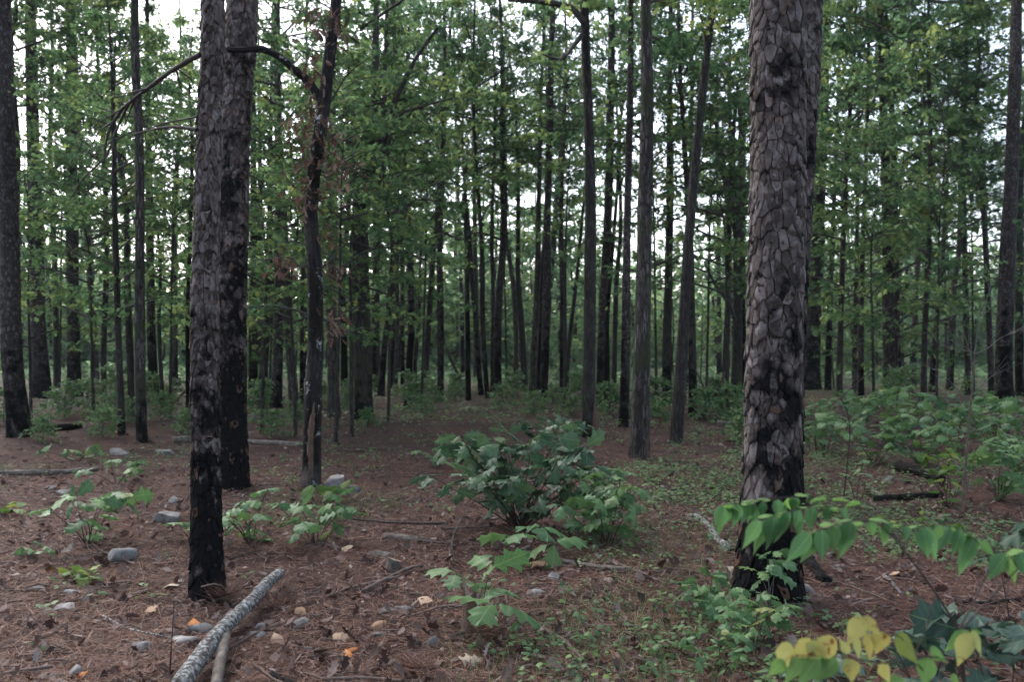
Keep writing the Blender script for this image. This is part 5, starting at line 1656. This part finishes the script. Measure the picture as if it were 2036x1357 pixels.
# ================================================================== BARE SAPLINGS AND THIN STEMS
def bare_sapling(label, pix, D, r0, r1, twigs, mat, seed, name="bare_sapling", twig_mat='pale_twig', tl=(.25, .7)):
    rng = np.random.default_rng(seed)
    b = gpt(*pix[0]) if D is None else np.array([*at(pix[0][0], pix[0][1], D)[:2], 0.0])
    if D is not None:
        b[2] = float(ground_h(b[0], b[1]))
    root = thing(name, label, "sapling", b)
    Pq = np.array([b - [0, 0, .04]] + [at(x, y, b[1]) for x, y in pix[1:]]) - b
    S = spline(Pq, .08)
    V, T, Q, uv = tube(S, np.linspace(r0, r1, len(S)), 7, wob=.05, rng=rng)
    obj("trunk", MB().add(V, T, Q, uv).mesh("trunk", M[mat]), root)
    for pixs, ra, n in twigs:
        Pt = np.array([at(x, y, b[1] + d) for x, y, d in pixs]) - b
        St = spline(Pt, .06)
        mb = MB()
        V, T, Q, uv = tube(St, np.linspace(ra, ra * .3, len(St)), 5)
        mb.add(V, T, Q, uv)
        for k in range(n):
            i = int(rng.uniform(.2, .95) * (len(St) - 2))
            d = nrm(nrm(St[i + 1] - St[i]) + rdir(1, rng, -.2, .9)[0] * .9)
            l = rng.uniform(*tl) * .6
            V, T, Q, uv = tube(np.array([St[i], St[i] + d * l * .5 + rng.normal(0, .02, 3), St[i] + d * l + rng.normal(0, .03, 3)]), [ra * .5, ra * .35, .001], 4)
            mb.add(V, T, Q, uv)
        obj("branch", mb.mesh("branch", M[twig_mat]), root)
    return root, b


bare_sapling("thin bare sapling with pale curving twigs in the right thicket", [(1913, 1035), (1918, 950), (1926, 850), (1934, 760), (1938, 700)], None, .014, .007,
             [([(1938, 705, 0), (1925, 695, 0), (1895, 668, -.1), (1872, 640, -.2)], .004, 6), ([(1938, 700, 0), (1880, 690, -.2), (1858, 672, -.3), (1845, 640, -.3)], .003, 5), ([(1938, 705, 0), (1965, 692, .1), (1990, 672, .2), (2036, 655, .3)], .004, 6),
              ([(1938, 700, 0), (1948, 640, 0), (1965, 585, .1), (1985, 520, .2)], .004, 6), ([(1930, 800, 0), (1960, 760, -.1), (2005, 720, -.2)], .0035, 5), ([(1928, 820, 0), (1900, 770, -.1), (1850, 730, -.1), (1780, 715, -.2)], .003, 5),
              ([(1936, 730, 0), (1910, 640, .1), (1890, 600, .2)], .003, 5)], 'brown_stick', 501)
bare_sapling("dark bent stem arching up right out of the thicket", [(1625, 905), (1622, 860), (1650, 810), (1690, 775), (1730, 740), (1775, 705)], None, .012, .004,
             [([(1680, 782, 0), (1700, 745, .1), (1690, 715, .1)], .003, 3)], 'dark_stem', 502, "bent_stem")
bare_sapling("dark upright stem with few twigs left in the thicket", [(1676, 1000), (1684, 930), (1690, 860), (1684, 815)], None, .009, .004,
             [([(1690, 870, 0), (1700, 850, 0), (1712, 830, 0)], .003, 2), ([(1686, 830, 0), (1668, 800, 0), (1655, 790, 0)], .0025, 2)], 'dark_stem', 503, "thin_stem")
bare_sapling("broken white lichened snag standing in the thicket", [(1793, 830), (1794, 800), (1797, 768)], None, .05, .03, [], 'lichen_log', 504, "pale_snag")
bare_sapling("curved pale twig hanging over left side of the oak shrub", [(905, 1122), (898, 1080), (910, 1045), (932, 1008)], None, .008, .003, [], 'pale_twig', 505, "dead_twig")
bare_sapling("leaning dead pole propped between trunks at the clearing", [(926, 778), (908, 740), (890, 700), (884, 678)], None, .07, .03, [], 'dark_stem', 506, "leaning_pole", tl=(.3, .5))
bare_sapling("bowed dead pole leaning right of the slanting oak", [(1388, 834), (1412, 800), (1432, 768), (1440, 740)], None, .06, .03, [([(1412, 800, 0), (1390, 750, 0), (1372, 720, 0)], .03, 3)], 'dark_stem', 507, "leaning_pole", twig_mat='dark_stem')
bare_sapling("dead pole leaning left of the slim scaly pine", [(325, 812), (345, 800), (368, 778), (400, 745)], None, .05, .03, [], 'brown_stick', 508, "leaning_pole")
bare_sapling("thin twiggy stem in front of the lichen log's left", [(335, 1357), (342, 1270), (346, 1200)], None, .005, .002, [([(344, 1240, 0), (352, 1215, 0), (360, 1195, 0)], .002, 2)], 'dark_stem', 509, "thin_stem")


# ================================================================== LOGS, STICKS, STUMPS
def log_obj(label, pix, depths, lift, r0, r1, mat, seed, name="fallen_log", cat="log", wob=.09, seg=12, extra=None, step=.06):
    """pix with depth None: on the floor at that pixel."""
    rng = np.random.default_rng(seed)
    P = []
    for (x, y), d in zip(pix, depths):
        q = gpt(x, y) if d is None else at(x, y, d)
        P.append(q + [0, 0, lift])
    P = np.array(P)
    b = P[0].copy()
    b[2] = float(ground_h(b[0], b[1]))
    S = spline(P - b, step)
    V, T, Q, uv = tube(S, np.linspace(r0, r1, len(S)), seg, cap=True, wob=wob, rng=rng)
    if extra is None:
        return tag(obj(name, MB().add(V, T, Q, uv).mesh(name, M[mat]), loc=b), label, cat), b
    root = thing(name, label, cat, b)
    obj("log_body", MB().add(V, T, Q, uv).mesh("log_body", M[mat]), root)
    for nm, pp, dd, a, c in extra:
        S = spline(np.array([at(x, y, d) for (x, y), d in zip(pp, dd)]) - b, step)
        V, T, Q, uv = tube(S, np.linspace(a, c, len(S)), seg, cap=True, wob=wob, rng=rng)
        obj(nm, MB().add(V, T, Q, uv).mesh(nm, M['log']), root)
    return root, b


log_obj("white lichen-crusted forked log in front of the slim scaly pine", [(352, 1375), (392, 1316), (447, 1248), (500, 1197), (530, 1162), (557, 1140)], [3.95, 4.28, 4.75, 5.25, 5.62, 5.95], 0, .046, .034, 'lichen_log', 601,
        wob=.055, extra=[("forked_limb", [(448, 1245), (443, 1290), (428, 1372)], [4.8, 4.5, 4.05], .030, .026)])
log_obj("dark fallen log behind the scorched pine", [(492, 838), (535, 836), (580, 830)], [None] * 3, .05, .09, .07, 'log', 602)
log_obj("long thin grey log lying between scorched pine and burnt oak", [(488, 884), (545, 886), (606, 890)], [None] * 3, .03, .055, .035, 'log', 603)
log_obj("long dark branch lying on the left floor by the edge", [(-10, 948), (70, 946), (130, 944), (195, 939)], [None] * 4, .03, .04, .03, 'log', 604)
log_obj("dark rotten log behind the shrubs by the left-edge pine", [(55, 858), (110, 858), (160, 852)], [None] * 3, .05, .09, .06, 'char_log', 605)
log_obj("short grey log end left of the slim scaly pine", [(345, 882), (378, 880)], [None] * 2, .04, .07, .06, 'log', 606)
log_obj("black charred stick on the needles below the thicket", [(1738, 998), (1790, 997), (1870, 990)], [None] * 3, .03, .03, .045, 'char_log', 607)
log_obj("black curved log half under the thicket's front edge", [(1786, 938), (1805, 945), (1830, 950), (1872, 965)], [None] * 4, .06, .07, .05, 'char_log', 608)
log_obj("lichened rotten branch pointing at the massive pine's left foot", [(1382, 1030), (1410, 1052), (1425, 1078), (1450, 1100)], [None] * 4, .02, .022, .032, 'lichen_log', 609, wob=.15)
log_obj("short charred log chunk beside the massive pine's foot", [(1602, 1118), (1622, 1142), (1643, 1165)], [None] * 3, .03, .045, .03, 'char_log', 610, "charred_chunk", wob=.22)
log_obj("reddish bare stick angled up toward the small stump", [(722, 1186), (770, 1160), (815, 1140), (842, 1134)], [None] * 4, .03, .014, .009, 'brown_stick', 611, "stick", "stick")
log_obj("thin crooked twig reaching right from the reddish stick", [(842, 1134), (858, 1146), (880, 1152), (905, 1140)], [None] * 4, .03, .007, .004, 'dark_stem', 612, "stick", "stick")
log_obj("long thin branch lying left of the big oak shrub", [(688, 1040), (740, 1046), (800, 1050), (890, 1052)], [None] * 4, .04, .008, .012, 'dark_stem', 613, "stick", "stick")
log_obj("bark-covered branch running right from the oak shrub's foot", [(1082, 1112), (1130, 1126), (1190, 1136), (1245, 1140)], [None] * 4, .02, .018, .02, 'log', 614)
log_obj("mossy short branch under the large-leaved oak sprout", [(985, 1130), (1015, 1115), (1050, 1100)], [None] * 3, .03, .022, .025, 'log', 615)
log_obj("flat rotting branch piece left of the oak shrub", [(762, 1072), (800, 1075), (850, 1080)], [None] * 3, .01, .03, .026, 'log', 616, wob=.18)
log_obj("grey stick lying at the foot of the broken stump", [(905, 1272), (930, 1264), (950, 1258)], [None] * 3, .015, .012, .012, 'log', 617, "stick", "stick")
log_obj("long dark stick right of the front oak seedling", [(1030, 1292), (1075, 1276), (1130, 1266), (1150, 1262)], [None] * 4, .015, .008, .006, 'dark_stem', 618, "stick", "stick")
log_obj("dark stick running to the bottom edge through ground cover", [(1000, 1305), (1060, 1322), (1120, 1342)], [None] * 3, .012, .007, .005, 'dark_stem', 619, "stick", "stick")
log_obj("grey stick among ground cover at the bottom right of centre", [(1240, 1268), (1290, 1272), (1360, 1288)], [None] * 3, .015, .007, .006, 'dark_stem', 620, "stick", "stick")
log_obj("thin lichened twig crossing left of the grey rocks", [(205, 1232), (250, 1258), (310, 1272), (385, 1285), (410, 1288)], [None] * 5, .02, .006, .004, 'lichen_log', 621, "stick", "stick", seg=7)
log_obj("broken white-tipped twig beside the compound leaf shrub", [(1695, 1206), (1740, 1192), (1775, 1178)], [None] * 3, .01, .006, .004, 'pale_twig', 622, "stick", "stick", seg=7)
log_obj("pale branch piece above the broken white-tipped twig", [(1756, 1150), (1772, 1163), (1792, 1186)], [None] * 3, .015, .012, .009, 'lichen_log', 623, "stick", "stick")
log_obj("pale splintered wood sliver right of the massive pine", [(1735, 980), (1748, 988), (1760, 996)], [None] * 3, .02, .012, .016, 'cut', 624, "wood_sliver", "wood piece")
log_obj("dark twig end sticking in at the bottom left of centre", [(540, 1352), (562, 1362), (600, 1375)], [None] * 3, .02, .014, .012, 'char_log', 625, "stick", "stick")
log_obj("thin dark stick under the lower right plants", [(1905, 1206), (1960, 1208), (2030, 1200)], [None] * 3, .02, .012, .012, 'char_log', 626, "stick", "stick")
log_obj("fallen log lying right of the slanting oak", [(1428, 846), (1455, 848), (1480, 850)], [None] * 3, .04, .06, .05, 'log', 627)
log_obj("bark strip lying left of the slim scaly pine's foot", [(235, 1195), (270, 1186), (300, 1176)], [None] * 3, .012, .014, .01, 'brown_stick', 628, "stick", "stick")
log_obj("thin twig propped against the slim scaly pine's foot", [(400, 1168), (425, 1162), (446, 1168)], [4.9, 4.9, 5.0], 0, .005, .003, 'brown_stick', 629, "stick", "stick", seg=6)
log_obj("short stick right of the scorched pines' foot", [(455, 1118), (480, 1110), (520, 1100)], [None] * 3, .015, .007, .005, 'dark_stem', 630, "stick", "stick", seg=7)
log_obj("pale forked twig below the sprawling oak seedling", [(622, 1080), (650, 1088), (672, 1100)], [None] * 3, .015, .006, .004, 'pale_twig', 631, "stick", "stick", seg=7)


def stump(label, px, py, r, h, seed, mat='log', broken=.0, name="tree_stump"):
    rng = np.random.default_rng(seed)
    b = gpt(px, py)
    root = thing(name, label, "stump", b)
    seg = 16
    th = np.arange(seg) / seg * PI2
    zs = np.array([-.04, 0, h * .4, h])
    rad = r * np.array([1.35, 1.2, 1.0, .96])
    jag = rng.normal(0, broken, seg) + .25 * h * np.cos(th + 2.6)
    w = 1 + rng.normal(0, .06, seg)
    V = []
    for k, (z, q) in enumerate(zip(zs, rad)):
        zz = np.full(seg, z) + (jag if k == 3 else 0)
        V.append(np.column_stack([np.cos(th) * q * w, np.sin(th) * q * w, zz]))
    V = np.vstack(V)
    Q = [(k * seg + i, k * seg + (i + 1) % seg, (k + 1) * seg + (i + 1) % seg, (k + 1) * seg + i) for k in range(3) for i in range(seg)]
    obj("stump_side", make_mesh("stump_side", V, None, Q, M[mat]), root)
    top = np.vstack([V[3 * seg:] * [1, 1, 1], [[0, 0, h * .97]]])
    T = [(i, (i + 1) % seg, seg) for i in range(seg)]
    obj("cut_face", make_mesh("cut_face", top, T, None, M['cut'], smooth=False), root)


stump("small sawn stump with a pale slanted top on the needles", 783, 1138, .052, .085, 701)
stump("broken splintered brown stump inside the front oak seedling", 938, 1262, .055, .19, 702, 'wood', .05, "broken_stump")


# ================================================================== ROCKS
def rock(label, px, py, wpx, ratio_h, ratio_d, seed, group="rocks on the needle floor", name="rock"):
    import bmesh
    rng = np.random.default_rng(seed)
    b = gpt(px, py)
    w = wpx * b[1] / F
    bm = bmesh.new()
    bmesh.ops.create_icosphere(bm, subdivisions=3, radius=1.0)
    V = np.array([v.co[:] for v in bm.verts])
    Fc = np.array([[v.index for v in f.verts] for f in bm.faces])
    bm.free()
    for k in range(16):                                      # chip flat facets
        n = rdir(1, rng)[0]
        d = rng.uniform(.34, .8)
        s = V @ n
        V = V - np.maximum(s - d, 0)[:, None] * n * .92
    ph = rng.uniform(0, 6, 6)
    V *= 1 + .04 * (np.sin(V[:, :1] * 5 + ph[0]) * np.sin(V[:, 1:2] * 6 + ph[1]) + np.sin(V[:, 2:] * 7 + ph[2])) + rng.normal(0, .012, (len(V), 1))
    V = V / np.ptp(V[:, 0])
    V *= np.array([w, w * ratio_d, w * ratio_h * 1.35])
    V[:, 2] -= V[:, 2].min() + np.ptp(V[:, 2]) * .38
    a = rng.normal(0, .5)
    c, s = math.cos(a), math.sin(a)
    V = V @ np.array([[c, s, 0], [-s, c, 0], [0, 0, 1]])
    o = obj(name, make_mesh(name, V, Fc, None, M['rock'], smooth=False), loc=b)
    tag(o, label, "rock", group)


ROCKS = [("wedge-shaped tan rock left of the slim scaly pine", 327, 1040, 58, .45, .8), ("pale two-lobed rock above the yellowing leaf tuft", 243, 1118, 56, .5, .8), ("small rock touching the two-lobed rock's left end", 206, 1126, 28, .45, .8),
         ("flat rock left of the yellowing leaf tuft, lower down", 73, 1176, 30, .3, .8), ("half-buried flat grey rock below the leaf tuft", 148, 1182, 38, .35, .8), ("round grey rock above the wedge-shaped rock", 348, 1002, 34, .55, .8),
         ("low grey rock near the burnt oak's foot", 695, 982, 34, .55, .8), ("mossy rock just behind the rock by burnt oak", 668, 968, 36, .4, .8), ("large flat pale slab left of the forked log", 362, 1278, 62, .35, .8),
         ("long pale stone ridge above the flat slab by log", 392, 1262, 60, .3, .6), ("bright white rock left of the flat slab", 280, 1296, 42, .55, .9), ("smooth grey rock right of the forked log", 508, 1270, 40, .42, .8), ("rounded stone behind the smooth grey rock by log", 520, 1252, 24, .5, .9),
         ("dark grey round rock right of the forked log", 598, 1248, 32, .5, .8), ("squarish pale rock beside the pine cone", 856, 1288, 42, .6, .8), ("flat pale rock left of the pine cone", 755, 1272, 34, .4, .8), ("small pale rock below the tan fallen leaf", 612, 1296, 24, .6, .9),
         ("white rock against the massive pine's right foot", 1604, 1182, 30, .75, .9), ("flat slab of grey stone behind front oak seedling", 1062, 1184, 48, .28, .5), ("pale lichen stone above the grey slab", 1105, 1155, 32, .4, .8), ("mossy flat stone behind the sawn stump", 768, 1106, 66, .2, .5),
         ("small pale stone right of the massive pine", 1796, 1128, 22, .6, .9), ("small white stone beside the broken twig", 1806, 1178, 16, .6, .9), ("flat stone in the needles at far left", 40, 945, 42, .3, .7), ("pale low stone left of the open stemmed seedling", 128, 985, 30, .35, .8),
         ("low flat stone left floor, below the dark branch", 100, 975, 26, .35, .8), ("dark stone at the bottom left corner", 88, 1352, 36, .4, .9), ("grey stone at the bottom left near edge", 150, 1345, 34, .5, .9), ("sunken grey stone between leaf tuft and white rock", 135, 1212, 44, .3, .8),
         ("pale stone behind the burnt oak seedling", 722, 1062, 16, .6, .9), ("pale stone under the sprouts right of burnt oak", 668, 1010, 14, .6, .9), ("tiny grey stone in needles right of the massive pine", 1650, 1105, 16, .5, .9), ("low grey stone in the right open needles", 1662, 1130, 18, .4, .9),
         ("pale flat stone below the thicket", 1772, 958, 26, .35, .8), ("grey boulder under the bare sapling beside charred stick", 1900, 984, 40, .4, .8), ("flat stone right of the reddish stick", 770, 1218, 38, .25, .8), ("dark wet stone below the reddish stick", 800, 1215, 40, .25, .6),
         ("grey rock on the far needles left of the slim pine", 235, 905, 34, .35, .8), ("pale rock on the far needles beside the smooth grey pine", 330, 905, 36, .3, .8), ("stone by the open seedling's stem", 145, 1088, 14, .6, .9)]
for i, (lab, px, py, w, rh, rd_) in enumerate(ROCKS):
    rock(lab, px, py, w, rh, rd_, 800 + i)


# ================================================================== SMALL THINGS ON THE FLOOR
def fallen_leaf(label, px, py, size, mat, seed, ang=None, tset=None):
    rng = np.random.default_rng(seed)
    b = gpt(px, py)
    a = rng.uniform(0, PI2) if ang is None else ang
    fr = frames(np.array([[math.cos(a), math.sin(a), .12]]), nrm(np.array([[rng.normal(0, .2), -.45, 1.0]])))[0]
    ms = leaf_meshes(tset or oakb_tpl, mat)
    o = obj("fallen_leaf", ms[int(rng.integers(len(ms)))], mtx=Matrix.Translation(Vector(b + [0, 0, .035])) @ Matrix(fr.tolist()).to_4x4() @ Matrix.Diagonal((size, size, size, 1)))
    tag(o, label, "fallen leaf", "fallen leaves on the needle floor")


FA, FO = 'fallen', 'fallen_orange'
for i, (lab, px, py, s, mt, ts) in enumerate([
        ("orange fallen leaf on the flat slab by the forked log", 378, 1262, .11, FO, round_tpl), ("pinkish orange leaf behind the forked log's flat slab", 385, 1242, .14, FO, oakb_tpl), ("pale tan oval leaf in open needles", 768, 1248, .12, FA, ovate_tpl),
        ("bright orange leaf at the bottom, left of the pine cone", 718, 1300, .13, FO, oak_tpl), ("second orange leaf just left of the bright orange one", 686, 1306, .11, FO, oak_tpl), ("small pink leaf right of the smooth grey rock", 657, 1280, .10, FA, oakb_tpl),
        ("big curled brown oak leaf under the large-leaved sprout", 1072, 1140, .22, FA, oakb_tpl), ("curled tan leaf beside the big curled brown one", 1095, 1125, .18, FA, oakb_tpl), ("tan oak leaf against the massive pine's left foot", 1440, 1138, .20, FA, oakb_tpl),
        ("twisted pale leaf curl at the bottom left of seedling", 905, 1330, .17, FA, oak_tpl), ("pale leaf by the forked log's right, near round rocks", 545, 1272, .11, FA, ovate_tpl), ("light tan leaf near the dark round rock", 588, 1222, .10, FA, ovate_tpl),
        ("pale leaf on the needles behind front oak seedling", 850, 1198, .14, FA, ovate_tpl), ("pale curled leaf right of the broken stump", 972, 1232, .14, FA, ovate_tpl), ("greenish pale leaf left of the slim scaly pine's foot", 335, 1178, .16, FA, ovate_tpl),
        ("grey-pink leaf in front of the slim scaly pine's foot", 292, 1220, .13, FA, oak_tpl), ("tan leaf at the massive pine's far right", 1790, 1150, .12, FA, ovate_tpl), ("orange leaf cut by the bottom left edge", 178, 1355, .12, FO, oakb_tpl),
        ("pale leaf beyond the sawn stump", 700, 1098, .14, FA, ovate_tpl), ("orange-brown leaf left of the flat tuft", 110, 1138, .12, FO, ovate_tpl)]):
    fallen_leaf(lab, px, py, s, mt, 850 + i, None, ts)


def pine_cone(label, px, py, seed):
    rng = np.random.default_rng(seed)
    b = gpt(px, py)
    root = thing("pine_cone", label, "pine cone", b)
    L, R = .075, .024
    ax = nrm(np.array([.8, -.3, .15]))
    fr = frames(ax[None], np.array([[0, 0, 1.0]]))[0]
    S = np.array([[0, t * L, R] for t in np.linspace(0, 1, 7)]) @ fr.T
    V, T, Q, uv = tube(S, R * .55 * np.sin(np.linspace(.5, 3.0, 7)), 8)
    obj("cone_core", MB().add(V, T, Q, uv).mesh("cone_core", M['cone']), root)
    mb = MB()
    sv = np.array([(-.006, 0, 0), (.006, 0, 0), (.008, .015, .003), (0, .02, .006), (-.008, .015, .003), (0, .014, -.003)])
    st = [(0, 1, 2), (0, 2, 3), (0, 3, 4), (1, 0, 5), (2, 1, 5), (3, 2, 5), (4, 3, 5), (0, 4, 5)]
    for k in range(64):
        f = (k + .5) / 64
        a = k * 2.4
        r = R * .5 * math.sin(.5 + 2.5 * f)
        d = np.array([math.cos(a), .55, math.sin(a)])
        p = np.array([math.cos(a) * r, f * L, R + math.sin(a) * r])
        m2 = frames(d[None], np.array([[0, 1.0, 0]]))[0]
        mb.add((sv * (1.1 - .4 * f)) @ m2.T @ fr.T + p @ fr.T, st)
    o = obj("cone_scale_cover", mb.mesh("cone_scale_cover", M['cone'], False), root)
    o["kind"] = "stuff"


pine_cone("dark open pine cone on the needles beside the squarish rock", 812, 1292, 861)


def needle_sprig(label, px, py, n, size, seed, up=.35):
    rng = np.random.default_rng(seed)
    b = gpt(px, py)
    root = thing("dry_needle_sprig", label, "pine sprig", b, "dry pine sprigs")
    a0 = rng.uniform(0, PI2)
    tw = np.array([[0, 0, .02], [math.cos(a0) * size * .5, math.sin(a0) * size * .5, .05], [math.cos(a0) * size, math.sin(a0) * size, .06]])
    V, T, Q, uv = tube(tw, [.004, .003, .002], 5)
    obj("twig", MB().add(V, T, Q, uv).mesh("twig", M['brown_stick']), root)
    t = rng.random(n)[:, None]
    pos = tw[0] * (1 - t) + tw[2] * t + [0, 0, .01]
    ax = nrm(rdir(n, rng, -.1, .8) + [0, 0, up])
    V, T, uv, ti = scatter((NV * [.55, 1, 1], ndl_tpl[1], ndl_tpl[2]), pos, ax, rdir(n, rng), rng.uniform(.10, .19, n), rng.random(n))
    o = obj("needles", make_mesh("needles", V, T, None, M['dry_needle'], ti, uv, False), root)
    o["kind"] = "stuff"


needle_sprig("red dry pine sprig standing at the slim scaly pine's foot", 420, 1205, 240, .16, 871)
needle_sprig("red dry needle fan right of the forked log", 520, 1222, 160, .2, 872, .1)
needle_sprig("red dry needle fan at the bottom right of the pine cone", 790, 1345, 200, .2, 873, .1)
needle_sprig("dry needle tuft left of the front oak seedling stump", 1000, 1275, 120, .16, 874, .1)


def banked_litter():
    """Needles, leaf scraps and bark flakes heaped against stones, logs and trunk feet."""
    rng = np.random.default_rng(1234)
    spots = [(gpt(px, py), w * .5 * gpt(px, py)[1] / F, 34, .012) for _, px, py, w, _, _ in ROCKS]
    for b_, r_ in ((L1b, .12), (L2b, .2), (R1b, .22), (R2b, .2), (bob, .13)):
        spots.append((b_, r_, 520, .05))
    for base, (_, PRx, b_) in BUILT.items():
        if base[1] > 820:
            spots.append((b_, PRx[1, 3] * 1.3, 160, .05))
    for x, y in ((380, 1345), (410, 1300), (450, 1262), (480, 1232), (510, 1200), (540, 1170)):
        spots.append((gpt(x, y + 12), .06, 110, .02))
    nd, lf = MB(), MB()
    for c, r, n, hmax in spots:
        a = rng.uniform(0, PI2, n)
        q = r * (.85 + np.abs(rng.normal(0, .35, n)))
        x, y = c[0] + q * np.cos(a), c[1] + q * np.sin(a) * .9
        z = ground_h(x, y) + .006 + hmax * np.clip(1.5 - q / r, 0, 1) * rng.random(n)
        p = np.column_stack([x, y, z])
        b = rng.uniform(0, PI2, n)
        ax = np.column_stack([np.cos(b), np.sin(b), rng.normal(0, .25, n)])
        V, T, uv, ti = scatter((NV * [.5, 1, 1], ndl_tpl[1], ndl_tpl[2]), p, ax, nrm(np.array([0, 0, 1.]) + rng.normal(0, .3, (n, 3))), rng.uniform(.07, .15, n), np.clip(rng.normal(.45, .3, n), 0, 1))
        nd.add(V, T, None, uv, ti)
        k = n // 5
        V, T, uv, ti = scatter(lob_tpl, p[:k] + [0, 0, .008], ax[:k], nrm(np.array([0, 0, 1.]) + rng.normal(0, .5, (k, 3))), rng.uniform(.025, .075, k), rng.random(k) ** 1.4 * .95, rng.uniform(.5, 1, k))
        lf.add(V, T, None, uv, ti)
    tag(obj("banked_needle_litter", nd.mesh("banked_needle_litter", M['dry_needle'], False)), "brown needles heaped against stones, log and trunk feet", "needles", None, "stuff")
    tag(obj("banked_leaf_litter", lf.mesh("banked_leaf_litter", M['dead_leaf'], False)), "dead leaf scraps caught against stones, log and trunk feet", "dead leaves", None, "stuff")


banked_litter()

# ================================================================== HAZE: damp evening air under the trees
def haze():
    x0, x1, y0, y1, z0, z1 = -560, 560, -16, 425, -2.0, 40.0
    V = [(x, y, z) for z in (z0, z1) for y in (y0, y1) for x in (x0, x1)]
    Q = [(0, 2, 3, 1), (4, 5, 7, 6), (0, 1, 5, 4), (2, 6, 7, 3), (0, 4, 6, 2), (1, 3, 7, 5)]
    m, nt, out = nodes("haze")
    v = N(nt, "ShaderNodeVolumePrincipled")
    v.inputs["Color"].default_value = (.86, .92, 1.0, 1)
    v.inputs["Density"].default_value = .0003
    nt.links.new(v.outputs[0], out.inputs["Volume"])
    o = obj("haze", make_mesh("haze", V, None, Q, m, smooth=False))
    tag(o, "thin pale damp air between the far trunks", "haze", None, "stuff")


haze()
